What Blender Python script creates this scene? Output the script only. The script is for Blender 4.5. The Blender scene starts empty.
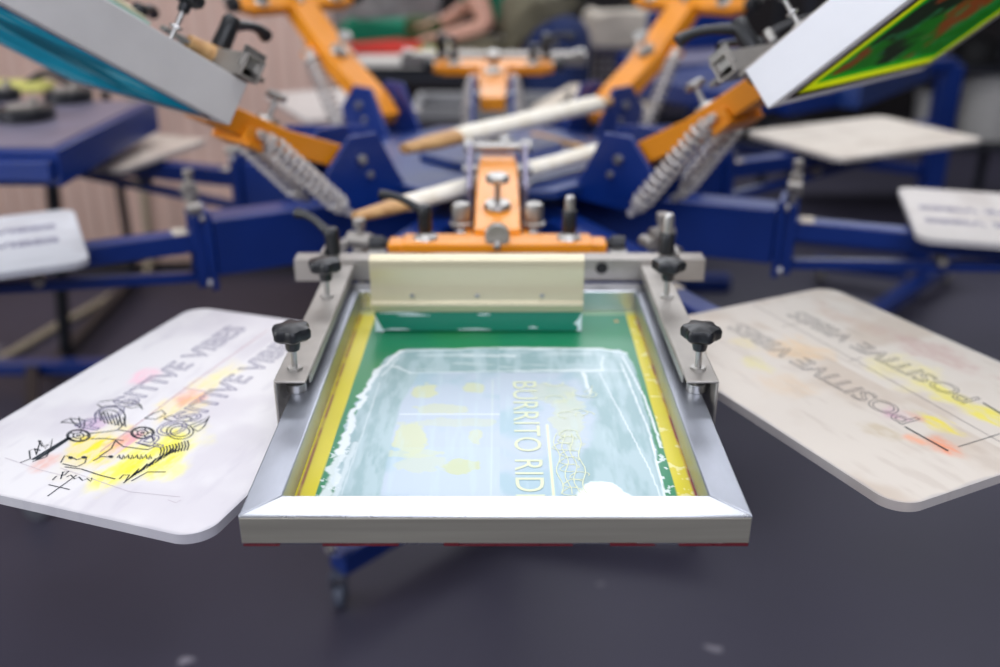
import bpy, math, random
import numpy as np
from mathutils import Matrix, Vector, Euler
random.seed(5); rng = np.random.default_rng(7)
scn = bpy.context.scene; COL = scn.collection
R = math.radians
# ------------------------------------------------------------------ camera
TH = R(23.4); F = 972.0; CZ = 1.54
def at(x, y, z):
    """where the sight line of a photo pixel meets the level z"""
    dx = (x-500)/F; dy = -(y-333.5)/F
    d = (dx, math.cos(TH)+dy*math.sin(TH), -math.sin(TH)+dy*math.cos(TH))
    t = (z-CZ)/d[2]
    return Vector((d[0]*t, d[1]*t, z))
cam_d = bpy.data.cameras.new('camera'); cam = bpy.data.objects.new('camera', cam_d); COL.objects.link(cam)
cam.location = (0, 0, CZ); cam.rotation_euler = (R(90)-TH, 0, 0)
cam_d.sensor_width = 36; cam_d.lens = F*36/1000; cam_d.clip_start = .02
cam_d.dof.use_dof = True; cam_d.dof.focus_distance = 1.06; cam_d.dof.aperture_fstop = 1.9; cam_d.dof.aperture_blades = 0
scn.camera = cam
# ------------------------------------------------------------------ materials
def lin(c):
    return tuple((v/255/12.92 if v/255 <= .04045 else ((v/255+.055)/1.055)**2.4) for v in c)
def mat(name, rgb, rough=.5, metal=0., noise=0., scale=8., bump=0., coat=0., stretch=(1, 1, 1), rgb2=None, spec=.5):
    m = bpy.data.materials.new(name); m.use_nodes = True
    nt = m.node_tree; N = nt.nodes; L = nt.links
    b = N['Principled BSDF']; c = (*lin(rgb), 1)
    b.inputs['Base Color'].default_value = c; b.inputs['Roughness'].default_value = rough
    b.inputs['Metallic'].default_value = metal; b.inputs['Coat Roughness'].default_value = .28; b.inputs['Coat Weight'].default_value = coat
    b.inputs['Specular IOR Level'].default_value = spec
    if noise or bump or rgb2:
        tc = N.new('ShaderNodeTexCoord'); mp = N.new('ShaderNodeMapping'); mp.inputs['Scale'].default_value = stretch
        nz = N.new('ShaderNodeTexNoise'); nz.inputs['Scale'].default_value = scale; nz.inputs['Detail'].default_value = 7
        L.new(tc.outputs['Object'], mp.inputs['Vector']); L.new(mp.outputs['Vector'], nz.inputs['Vector'])
        if noise or rgb2:
            rp = N.new('ShaderNodeValToRGB'); rp.color_ramp.elements[0].position = .32; rp.color_ramp.elements[1].position = .68
            c2 = (*lin(rgb2), 1) if rgb2 else tuple(min(1, v*(1+noise)) for v in c[:3])+(1,)
            c1 = c if rgb2 else tuple(v*(1-noise) for v in c[:3])+(1,)
            rp.color_ramp.elements[0].color = c1; rp.color_ramp.elements[1].color = c2
            L.new(nz.outputs['Fac'], rp.inputs['Fac']); L.new(rp.outputs['Color'], b.inputs['Base Color'])
            mr = N.new('ShaderNodeMapRange'); mr.inputs['To Min'].default_value = max(.03, rough-.08); mr.inputs['To Max'].default_value = rough+.1
            L.new(nz.outputs['Fac'], mr.inputs['Value']); L.new(mr.outputs['Result'], b.inputs['Roughness'])
        if bump:
            bp = N.new('ShaderNodeBump'); bp.inputs['Strength'].default_value = bump; bp.inputs['Distance'].default_value = .002
            L.new(nz.outputs['Fac'], bp.inputs['Height']); L.new(bp.outputs['Normal'], b.inputs['Normal'])
    return m
def paint_mat(name, rough=.4, coat=0., bump=0., bscale=300):
    m = bpy.data.materials.new(name); m.use_nodes = True; N = m.node_tree.nodes; L = m.node_tree.links
    b = N['Principled BSDF']; a = N.new('ShaderNodeVertexColor'); a.layer_name = 'paint'
    L.new(a.outputs['Color'], b.inputs['Base Color']); b.inputs['Roughness'].default_value = rough; b.inputs['Coat Weight'].default_value = coat
    b.inputs['Coat Roughness'].default_value = .15
    if bump:
        tc = N.new('ShaderNodeTexCoord'); nz = N.new('ShaderNodeTexNoise'); nz.inputs['Scale'].default_value = bscale
        L.new(tc.outputs['Object'], nz.inputs['Vector']); bp = N.new('ShaderNodeBump'); bp.inputs['Strength'].default_value = bump; bp.inputs['Distance'].default_value = .001
        L.new(nz.outputs['Fac'], bp.inputs['Height']); L.new(bp.outputs['Normal'], b.inputs['Normal'])
    return m
M = dict(
    alu=mat('brushed_aluminium', (205, 208, 214), .27, .92, noise=.16, scale=9, stretch=(1, 1, 1), bump=.12),
    alu_side=mat('dimmed_brushed_aluminium', (172, 176, 186), .36, .9, noise=.30, scale=7, stretch=(1.6, .5, 1), bump=.25),  # side bars: weaker reflection than the near bar, put into a darker colour
    alu_x=mat('brushed_aluminium_lengthwise', (158, 154, 142), .42, .5, noise=.10, scale=14, stretch=(.25, 3, 9), bump=.05),
    frame_grey=mat('matte_aluminium', (205, 202, 200), .5, .1, noise=.05, scale=12, bump=.05),
    frame_white=mat('satin_aluminium', (236, 237, 242), .45, .1, noise=.03, scale=6, bump=.03),
    steel=mat('zinc_plated_steel', (176, 174, 170), .34, .9, noise=.12, scale=20),
    steel_dark=mat('dull_steel', (164, 159, 153), .45, .65, noise=.15, scale=14, bump=.1),
    blue=mat('blue_enamel', (0, 42, 118), .36, 0, noise=.1, scale=6, coat=.4),
    blue_dull=mat('blue_enamel_worn', (14, 52, 120), .45, 0, noise=.12, scale=5, coat=1.),
    yellow=mat('amber_enamel', (236, 146, 6), .45, 0, noise=.04, scale=8, coat=.45),
    black=mat('black_plastic', (24, 26, 30), .38, 0, noise=.1, scale=30, bump=.05),
    rubber=mat('black_rubber', (22, 22, 24), .7),
    cream=mat('cream_anodised_aluminium', (212, 202, 170), .30, .45, noise=.02, scale=5, stretch=(.3, 4, 4)),
    wood=mat('worn_wood', (176, 128, 78), .55, rgb2=(214, 172, 116), scale=14, stretch=(1, 6, 6), bump=.15),
    tape=mat('white_paper_tape', (236, 228, 208), .55, rgb2=(250, 246, 234), scale=30, bump=.3),
    board=mat('white_laminate_board', (222, 216, 208), .5, noise=.05, scale=6),
    board_edge=mat('board_edge', (205, 208, 222), .5, noise=.06, scale=20),
    ink=mat('dark_marker_ink', (62, 62, 74), .6),
    ink_black=mat('black_marker_ink', (34, 42, 50), .6),
    ink_violet=mat('faded_violet_ink', (124, 120, 148), .6),
    ink_faint=mat('faint_pencil', (188, 178, 186), .6),
    ink_red=mat('faded_red_line', (190, 140, 150), .6),
    stencil=mat('open_stencil_mesh', (206, 213, 180), .4, coat=.12),
    wallp=mat('beige_partition', (222, 190, 176), .7, noise=.04, scale=3, stretch=(6, 1, .3)),
    dark_wall=mat('dark_wall', (46, 42, 44), .8, noise=.3, scale=2),
    fabric_grey=mat('grey_cloth', (150, 146, 150), .9, noise=.25, scale=12),
    fabric_green=mat('dark_green_cloth', (66, 84, 50), .9, noise=.2, scale=12),
    fabric_teal=mat('green_cloth', (0, 122, 92), .9, noise=.1, scale=12),
    fabric_red=mat('red_cloth', (200, 50, 38), .8, noise=.1, scale=12),
    fabric_pale=mat('pale_cloth', (206, 196, 182), .9, noise=.12, scale=10),
    fabric_khaki=mat('khaki_cloth', (122, 116, 96), .9, noise=.12, scale=10),
    paper_yellow=mat('yellow_paper', (206, 202, 112), .7),
    paper=mat('white_paper', (226, 222, 214), .7, noise=.04, scale=4),
    denim=mat('blue_denim', (26, 44, 92), .9, noise=.2, scale=20),
    skin=mat('skin', (222, 168, 146), .5, noise=.04, scale=10),
    hair=mat('brown_hair', (60, 42, 30), .7, noise=.2, scale=40),
    wire=mat('dark_violet_wire', (66, 62, 84), .5, .2),
    crate=mat('grey_plastic', (150, 150, 152), .6, noise=.05, scale=4),
    hose=mat('pale_hose', (176, 164, 140), .6),
    bucket=mat('white_plastic', (206, 204, 200), .45),
    caster=mat('grey_caster_rubber', (78, 84, 100), .5),
    red_ink=mat('dried_maroon_ink', (92, 16, 30), .6),
    lilac=mat('violet_steel_and_sheen', (140, 136, 158), .35, .45, noise=.08, scale=8),  # bracket steel, and the painted sheen on the dryer tops
    dark_shelf=mat('dark_shelf', (34, 36, 46), .7, noise=.2, scale=5),
    yellow_tape=mat('lime_tape', (206, 216, 20), .4),
)
# a floor of sealed concrete with worn patches
def floor_mat():
    m = bpy.data.materials.new('sealed_concrete'); m.use_nodes = True; N = m.node_tree.nodes; L = m.node_tree.links; b = N['Principled BSDF']
    tc = N.new('ShaderNodeTexCoord'); n1 = N.new('ShaderNodeTexNoise'); n1.inputs['Scale'].default_value = 1.1; n1.inputs['Detail'].default_value = 8
    L.new(tc.outputs['Object'], n1.inputs['Vector'])
    rp = N.new('ShaderNodeValToRGB'); rp.color_ramp.elements[0].position = .3; rp.color_ramp.elements[1].position = .72
    rp.color_ramp.elements[0].color = (*lin((54, 52, 66)), 1); rp.color_ramp.elements[1].color = (*lin((70, 67, 84)), 1)
    L.new(n1.outputs['Fac'], rp.inputs['Fac'])
    n2 = N.new('ShaderNodeTexNoise'); n2.inputs['Scale'].default_value = 9; n2.inputs['Detail'].default_value = 2; L.new(tc.outputs['Object'], n2.inputs['Vector'])
    r2 = N.new('ShaderNodeValToRGB'); r2.color_ramp.elements[0].position = .74; r2.color_ramp.elements[1].position = .80
    L.new(n2.outputs['Fac'], r2.inputs['Fac'])
    mx = N.new('ShaderNodeMix'); mx.data_type = 'RGBA'; mx.inputs['B'].default_value = (*lin((140, 136, 146)), 1)
    L.new(r2.outputs['Color'], mx.inputs['Factor']); L.new(rp.outputs['Color'], mx.inputs['A']); L.new(mx.outputs['Result'], b.inputs['Base Color'])
    mr = N.new('ShaderNodeMapRange'); mr.inputs['To Min'].default_value = .42; mr.inputs['To Max'].default_value = .62
    L.new(n1.outputs['Fac'], mr.inputs['Value']); L.new(mr.outputs['Result'], b.inputs['Roughness'])
    bp = N.new('ShaderNodeBump'); bp.inputs['Strength'].default_value = .15; bp.inputs['Distance'].default_value = .01
    L.new(n1.outputs['Fac'], bp.inputs['Height']); L.new(bp.outputs['Normal'], b.inputs['Normal'])
    return m
M['floor'] = floor_mat()
M['platen_paint'] = paint_mat('stained_board', .5, 0., .05)
M['emulsion'] = paint_mat('screen_emulsion', .4, .10, .03, 900)
def translucent(m, f):
    N = m.node_tree.nodes; L = m.node_tree.links; o = N['Material Output']; b = N['Principled BSDF']; t = N.new('ShaderNodeBsdfTranslucent'); x = N.new('ShaderNodeMixShader')
    L.new([n for n in N if n.type == 'VERTEX_COLOR'][0].outputs['Color'], t.inputs['Color']); x.inputs[0].default_value = f
    L.new(b.outputs[0], x.inputs[1]); L.new(t.outputs[0], x.inputs[2]); L.new(x.outputs[0], o.inputs['Surface']); return m
M['lit_mesh'] = translucent(paint_mat('translucent_screen_mesh', .5, 0), .75)
# ------------------------------------------------------------------ mesh helpers
class MB:
    def __init__(s, X=None): s.v = []; s.f = []; s.m = []; s.X = X or Matrix()
    def add(s, vs, fs, mi=0, X=None):
        T = s.X @ X if X is not None else s.X
        n = len(s.v); s.v += [tuple(T @ Vector(p)) for p in vs]; s.f += [tuple(i+n for i in f) for f in fs]; s.m += [mi]*len(fs); return s
    def box(s, x0, x1, y0, y1, z0, z1, mi=0, X=None):
        vs = [(x, y, z) for z in (z0, z1) for y in (y0, y1) for x in (x0, x1)]
        return s.add(vs, [(0, 2, 3, 1), (4, 5, 7, 6), (0, 1, 5, 4), (2, 6, 7, 3), (0, 4, 6, 2), (1, 3, 7, 5)], mi, X)
    def prism(s, poly, z0, z1, mi=0, X=None):
        n = len(poly); vs = [(p[0], p[1], z0) for p in poly]+[(p[0], p[1], z1) for p in poly]
        a = sum(poly[i][0]*poly[(i+1) % n][1]-poly[(i+1) % n][0]*poly[i][1] for i in range(n))
        fs = [tuple(range(n))[::-1], tuple(range(n, 2*n))]+[(i, (i+1) % n, n+(i+1) % n, n+i) for i in range(n)]
        if a < 0: fs = [f[::-1] for f in fs]
        return s.add(vs, fs, mi, X)
    def rings(s, rings, cap=True, mi=0, X=None, close=True):
        k = len(rings[0]); vs = [p for r in rings for p in r]; fs = []
        for i in range(len(rings)-1):
            for j in range(k if close else k-1):
                a = i*k+j; b = i*k+(j+1) % k; fs.append((a, b, b+k, a+k))
        if cap: fs += [tuple(range(k))[::-1], tuple(range((len(rings)-1)*k, len(rings)*k))]
        return s.add(vs, fs, mi, X)
    def lathe(s, prof, n=24, mi=0, X=None, lobes=0, amp=0., lobe_i=()):
        rs = []
        for i, (r, z) in enumerate(prof):
            rs.append([(r*(1+(amp*math.cos(lobes*t*2*math.pi/n) if i in lobe_i else 0))*math.cos(t*2*math.pi/n),
                        r*(1+(amp*math.cos(lobes*t*2*math.pi/n) if i in lobe_i else 0))*math.sin(t*2*math.pi/n), z) for t in range(n)])
        return s.rings(rs, True, mi, X)
    def tube(s, pts, r, n=8, mi=0, X=None):
        pts = [Vector(p) for p in pts]; rs = []; up = None
        for i, p in enumerate(pts):
            t = (pts[min(i+1, len(pts)-1)]-pts[max(i-1, 0)]).normalized()
            if up is None: up = Vector((0, 0, 1)) if abs(t.z) < .9 else Vector((1, 0, 0))
            a = t.cross(up).normalized(); b = a.cross(t).normalized(); up = b
            rr = r[i] if isinstance(r, (list, tuple)) else r
            rs.append([tuple(p+a*rr*math.cos(q*2*math.pi/n)+b*rr*math.sin(q*2*math.pi/n)) for q in range(n)])
        return s.rings([x[::-1] for x in rs], True, mi, X)
    def cyl(s, p0, p1, r, n=16, mi=0, X=None, r1=None):
        return s.tube([p0, p1], [r, r if r1 is None else r1], n, mi, X)
    def bar(s, p0, p1, w, h, mi=0, X=None, wall=0):
        """rectangular bar between two points, w across and h up; open square tube if wall"""
        p0 = Vector(p0); p1 = Vector(p1); t = (p1-p0).normalized(); a = t.cross(Vector((0, 0, 1)))
        a = a.normalized() if a.length > 1e-4 else Vector((1, 0, 0)); b = a.cross(t).normalized()
        def ring(p, k): return [tuple(p+a*(w/2-k)*i+b*(h/2-k)*j) for i, j in ((1, -1), (1, 1), (-1, 1), (-1, -1))]
        if not wall: return s.rings([ring(p0, 0)[::-1], ring(p1, 0)[::-1]], True, mi, X)
        o0, o1, i0, i1 = ring(p0, 0), ring(p1, 0), ring(p0, wall), ring(p1, wall)
        vs = o0+o1+i0+i1; fs = []
        for j in range(4):
            k = (j+1) % 4
            fs += [(j, j+4, k+4, k), (8+j, 8+k, 12+k, 12+j), (j, k, 8+k, 8+j), (4+j, 12+j, 12+k, 4+k)]
        return s.add(vs, fs, mi, X)
WM = {}
def setp(o, label=None, cat=None, group=None, kind=None):
    if label: o['label'] = label
    if cat: o['category'] = cat
    if group: o['group'] = group
    if kind: o['kind'] = kind
    return o
def origin_of(parent): return WM.get(parent.name, Vector((0, 0, 0))) if parent else Vector((0, 0, 0))
def link_mesh(name, me, mats, parent=None, bevel=0, label=None, sharp=38, base=False, segs=2):
    for mm in (mats if isinstance(mats, (list, tuple)) else [mats]): me.materials.append(mm)
    n = len(me.vertices); co = np.empty(n*3, dtype=np.float32); me.vertices.foreach_get('co', co); co = co.reshape(-1, 3)
    c = (co.min(0)+co.max(0))/2
    if base: c[2] = co[:, 2].min()
    me.transform(Matrix.Translation(-Vector([float(v) for v in c])))
    me.shade_smooth(); me.set_sharp_from_angle(angle=R(sharp))
    o = bpy.data.objects.new(name, me); COL.objects.link(o)
    o.location = Vector([float(v) for v in c])-origin_of(parent); WM[o.name] = Vector([float(v) for v in c])
    if parent: o.parent = parent
    if bevel:
        b = o.modifiers.new('bevel', 'BEVEL'); b.width = bevel; b.segments = segs; b.limit_method = 'ANGLE'; b.angle_limit = R(40)
    if label: o['label'] = label
    return o
def on_plane(px, py, X, z):
    """local point of the plane at height z of X that a photo pixel looks at"""
    I = X.inverted(); o = I @ Vector((0, 0, CZ)); q = I @ at(px, py, CZ-1.0) if py > -80 else None; d = q-o
    return o+d*((z-o.z)/d.z)
def obj(name, mb, mats, parent=None, bevel=0, **k):
    me = bpy.data.meshes.new(name); me.from_pydata(mb.v, [], mb.f); me.polygons.foreach_set('material_index', mb.m); me.update()
    return link_mesh(name, me, mats, parent, bevel, **k)
def empty(name, loc, label, cat, group=None, kind=None):
    o = bpy.data.objects.new(name, None); COL.objects.link(o); o.location = loc; o.empty_display_size = .1
    WM[o.name] = Vector(loc); return setp(o, label, cat, group, kind)
def T(x, y, z): return Matrix.Translation((x, y, z))
def RZ(a): return Matrix.Rotation(R(a), 4, 'Z')
def RX(a): return Matrix.Rotation(R(a), 4, 'X')
def RY(a): return Matrix.Rotation(R(a), 4, 'Y')
def strokes(lines, w, X, z=0.0, mi=0, mb=None):
    """flat ribbons (drawn lines) in the plane of X"""
    mb = mb or MB()
    for ln in lines:
        P = [Vector((p[0], p[1], 0)) for p in ln]
        if len(P) < 2: continue
        L = []; Rr = []
        for i, p in enumerate(P):
            t = (P[min(i+1, len(P)-1)]-P[max(i-1, 0)])
            if t.length < 1e-7: t = Vector((1, 0, 0))
            t.normalize(); nn = Vector((-t.y, t.x, 0))*w/2
            L.append(p+nn); Rr.append(p-nn)
        n = len(P); vs = [(p.x, p.y, z) for p in L]+[(p.x, p.y, z) for p in Rr]
        mb.add(vs, [(n+i, n+i+1, i+1, i) for i in range(n-1)], mi, X)
    return mb
def text_mb(txt, size, X, outline=0., mi=0, mb=None, flat=.05, spacing=1., xscale=1., bold=0.):
    cu = bpy.data.curves.new('lettering', 'FONT'); cu.body = txt; cu.size = size; cu.space_character = spacing
    cu.resolution_u = 4
    if outline: cu.fill_mode = 'NONE'; cu.bevel_depth = outline; cu.bevel_resolution = 0
    if bold: cu.offset = bold
    o = bpy.data.objects.new('lettering', cu); COL.objects.link(o)
    dg = bpy.context.evaluated_depsgraph_get(); me = bpy.data.meshes.new_from_object(o.evaluated_get(dg))
    mb = mb or MB()
    mb.add([(v.co.x*xscale, v.co.y, v.co.z*flat+.0002) for v in me.vertices], [tuple(p.vertices) for p in me.polygons], mi, X)
    xs = [v.co.x*xscale for v in me.vertices]; w = max(xs)-min(xs)
    bpy.data.objects.remove(o); bpy.data.curves.remove(cu); bpy.data.meshes.remove(me)
    return mb, w
# value noise on numpy grids
def vnoise(x, y, cell, seed=0):
    r = np.random.default_rng(seed); g = r.random((257, 257))
    u = x/cell; v = y/cell; i = np.floor(u).astype(int); j = np.floor(v).astype(int); a = u-i; b = v-j
    a = a*a*(3-2*a); b = b*b*(3-2*b); i &= 255; j &= 255
    return (g[i, j]*(1-a)+g[i+1, j]*a)*(1-b)+(g[i, j+1]*(1-a)+g[i+1, j+1]*a)*b
def fbm(x, y, cell, seed=0, o=4): return sum(vnoise(x, y, cell/2**k, seed+k)*.5**(k+1) for k in range(o))/(1-.5**o)
def sstep(a, b, x): t = np.clip((x-a)/(b-a), 0, 1); return t*t*(3-2*t)
def mixc(base, col, f): return base*(1-f[..., None])+np.array(lin(col))[None, None, :]*f[..., None]
def painted_sheet(nx, ny, x0, x1, y0, y1, thick, colf, X, side=None, keep=None, down=False):
    """a thin board whose upper (or lower) face carries painted colours"""
    xs = np.linspace(x0, x1, nx); ys = np.linspace(y0, y1, ny); gx, gy = np.meshgrid(xs, ys, indexing='ij')
    col = colf(gx, gy); P = np.stack([gx, gy, np.zeros_like(gx)], -1).reshape(-1, 3)
    i, j = np.meshgrid(np.arange(nx-1), np.arange(ny-1), indexing='ij'); a = (i*ny+j).ravel()
    q = np.stack([a, a+ny, a+ny+1, a+1], -1)
    n = len(P); V = np.vstack([P, P-[0, 0, thick]]); Q = np.vstack([q, (q+n)[:, ::-1]])
    rim = [k*ny for k in range(nx)]+[(nx-1)*ny+k for k in range(1, ny)]+[k*ny+ny-1 for k in range(nx-2, -1, -1)]+[k for k in range(ny-2, 0, -1)]
    rm = np.array([(rim[k], rim[k-1], rim[k-1]+n, rim[k]+n) for k in range(len(rim))]); Q = np.vstack([Q, rm])
    Mx = np.array(X); V = V@Mx[:3, :3].T+Mx[:3, 3]
    me = bpy.data.meshes.new('sheet'); me.from_pydata(V.tolist(), [], Q.tolist()); me.update()
    ca = me.color_attributes.new('paint', 'FLOAT_COLOR', 'POINT'); c = np.ones((2*n, 4), dtype=np.float32)
    c[:n, :3] = col.reshape(-1, 3); c[n:, :3] = col.reshape(-1, 3); ca.data.foreach_set('color', c.ravel())
    return me
C = Vector((-.02, 2.3, 0))
def station(az): return T(C.x+(.0155 if abs(az) < 1 else 0), C.y, 0) @ RZ(az-90)          # local x outward, local y to the left seen from the hub outward
# ------------------------------------------------------------------ setting
def struct(name, mb, m, label, bevel=0):
    return setp(obj(name, mb, m, None, bevel), label, None, None, 'structure')
struct('floor', MB().box(-5, 5.5, -2.5, 7.2, -.1, 0), M['floor'], 'dark grey sealed concrete floor')
wb = MB().box(-5, 5.5, 7.0, 7.15, 0, 3.2)
struct('wall_back', wb, M['dark_wall'], 'dark back wall of the workshop')
w = MB(); w.box(-5, -.72, 4.3, 4.36, 0, 2.9)
for k in range(58): x = -4.95+k*.073; w.box(x, x+.036, 4.292, 4.3, .02, 2.9)
struct('wall_left', w, M['wallp'], 'beige ribbed partition wall behind the left side of the press')
struct('baseboard_left', MB().box(-5, -.72, 4.28, 4.2925, 0, .05), M['dark_wall'], 'dark skirting strip under the beige partition')
# ------------------------------------------------------------------ the press
press = empty('screen_printing_press', (C.x, C.y, 0), 'blue carousel screen printing press with amber yellow print heads', 'printing press')
hub = MB(T(C.x, C.y, 0))
def ngon(n, r, a0=0): return [(r*math.cos(2*math.pi*i/n+a0), r*math.sin(2*math.pi*i/n+a0)) for i in range(n)]
hub.prism(ngon(8, .20, R(10)), .80, .93); hub.prism(ngon(32, .085), .93, 1.0)
obj('lower_hub', hub, M['blue'], press, .004)
up = MB(T(C.x, C.y, 0)); up.prism(ngon(8, .36, R(22.5)), .992, 1.012); up.prism(ngon(8, .18, R(22.5)), 1.012, 1.03)
obj('upper_hub_plate', up, M['blue_dull'], press, .003)
cap = MB(T(C.x, C.y, 0)); cap.lathe([(.05, 1.03), (.05, 1.052), (.028, 1.058), (.028, 1.075)], 24); obj('hub_nut', cap, M['steel'], press, .002)
colm = MB(T(C.x, C.y, 0)); colm.box(-.07, .07, -.07, .07, .12, .80); obj('column', colm, M['blue'], press, .004)
foot_dirs = [(-.385, 1.90), (.51, 2.18), (-.18, 2.82)]
for fx, fy in foot_dirs:
    b = MB(); d = Vector((fx-C.x, fy-C.y, 0)).normalized()
    b.bar((C.x+d.x*.06, C.y+d.y*.06, .13), (fx, fy, .13), .06, .06); b.bar((fx-d.x*.03, fy-d.y*.03, .163), (fx+d.x*.02, fy+d.y*.02, .163), .055, .006)
    leg = obj('base_leg', b, M['blue'], press, .004)
    w = MB(T(fx-.012, fy-.012, 0)); w.lathe([(.012, .1655), (.012, .178), (.006, .178), (.006, .196)], 12); obj('levelling_bolt', w, M['steel'], leg)
    w = MB(T(fx, fy, 0)); w.cyl((-.012, 0, .032), (.012, 0, .032), .032, 24); w.box(-.019, -.014, -.014, .014, .03, .098); w.box(.014, .019, -.014, .014, .03, .098); w.box(-.02, .02, -.022, .022, .092, .1)
    obj('caster', w, M['caster'], leg, .002)
ARM_AZ = [26.2+45*k for k in range(8)]
def pallet_arm(az):
    X = station(az); b = MB(X)
    b.box(.17, .672, -.040, .040, .822, .948)                              # deep box girder
    b.box(.672, 1.30, -.024, .024, .876, .920)                             # slim tube under the board
    a = obj('pallet_arm', b, M['blue'], press, .004)
    p = MB(X); p.box(.674, .688, -.050, .050, .795, .968); p.box(.688, .714, -.034, -.026, .80, .96); p.box(.688, .714, .026, .034, .80, .96)
    obj('arm_bracket', p, M['blue'], a, .002)
    for y in (-.044, .044):
        for z in (.812, .955): p = MB(X); p.cyl((.688, y, z), (.696, y, z), .008, 6); obj('bolt', p, M['steel'], a)
    p = MB(X); p.bar((.70, 0, .815), (1.28, 0, .872), .024, .022); obj('arm_brace', p, M['blue'], a, .002)
    p = MB(X)
    p.cyl((.70, 0, .93), (.70, 0, 1.035), .007, 8); p.cyl((.702, 0, .985), (.702, 0, 1.0), .016, 6); p.cyl((.702, -.022, 1.012), (.702, .022, 1.012), .0135, 12)
    p.cyl((.687, .028, .975), (.717, .028, .975), .012, 12); p.cyl((.687, -.03, 1.0), (.717, -.03, 1.0), .011, 12); p.cyl((.702, 0, 1.035), (.702, 0, 1.05), .011, 12)
    obj('registration_stop', p, M['steel_dark'], a, .001)
    p = MB(X); p.box(.72, .75, -.0242, .0242, .919, .9215); obj('paper_label', p, M['fabric_pale'], a)
    p = MB(X)
    p.box(.96, 1.38, -.035, .035, .9205, .9325); p.cyl((1.02, 0, .865), (1.02, 0, .89), .006, 8); p.cyl((1.02, -.03, .862), (1.02, .03, .862), .012, 12)
    obj('board_clamp', p, M['steel_dark'], a, .001)
for az in ARM_AZ: pallet_arm(az)
# --- print heads
HR, HZ = .43, 1.08
def headX(az, e): return station(az) @ T(HR, 0, HZ) @ RY(-e) @ T(-HR, 0, -HZ)
def knob_prof(k=1.0):
    return [(.008*k, 0), (.009*k, .004*k), (.0095*k, .012*k), (.0185*k, .0145*k), (.0222*k, .018*k), (.0226*k, .026*k), (.0205*k, .030*k), (.012*k, .0325*k), (.002*k, .033*k)]
def star_knob(X, k=1.0):
    b = MB(X); b.lathe(knob_prof(k), 48, lobes=6, amp=.10, lobe_i=(3, 4, 5, 6)); return b
def lever(X, a, rise=.022, ln=.075):
    b = MB(X @ RZ(a)); b.lathe([(.0105, 0), (.0125, .01), (.0115, .03), (.0122, .042), (.009, .047), (.003, .048)], 20)
    pts = []; rr = []
    for i in range(9):
        t = i/8; pts.append((.004+ln*t, 0, .036+rise*math.sin(t*1.9))); rr.append(.0085-.0025*math.sin(t*math.pi)+(.0005 if i > 6 else 0))
    b.tube(pts, rr, 12); return b
M['spring'] = mat('galvanised_spring', (205, 200, 196), .4, .35, noise=.1, scale=30)
def spring(X, p0, p1, r, wire, turns):
    p0 = Vector(p0); p1 = Vector(p1); ax = p1-p0; L = ax.length; q = ax.to_track_quat('Z', 'Y').to_matrix().to_4x4(); Y = X @ T(*p0) @ q
    b = MB(Y); n = turns*14
    b.tube([(r*math.cos(2*math.pi*i/14), r*math.sin(2*math.pi*i/14), L*.1+L*.8*i/n) for i in range(n+1)], wire, 6)
    b.cyl((0, 0, 0), (0, 0, L), .006, 10); b.cyl((0, 0, L*.06), (0, 0, L*.1), r*.95, 14); b.cyl((0, 0, L*.9), (0, 0, L*.94), r*.95, 14)
    b.cyl((-.012, 0, 0), (.012, 0, 0), .009, 10); b.cyl((-.012, 0, L), (.012, 0, L), .009, 10)
    return b
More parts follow.
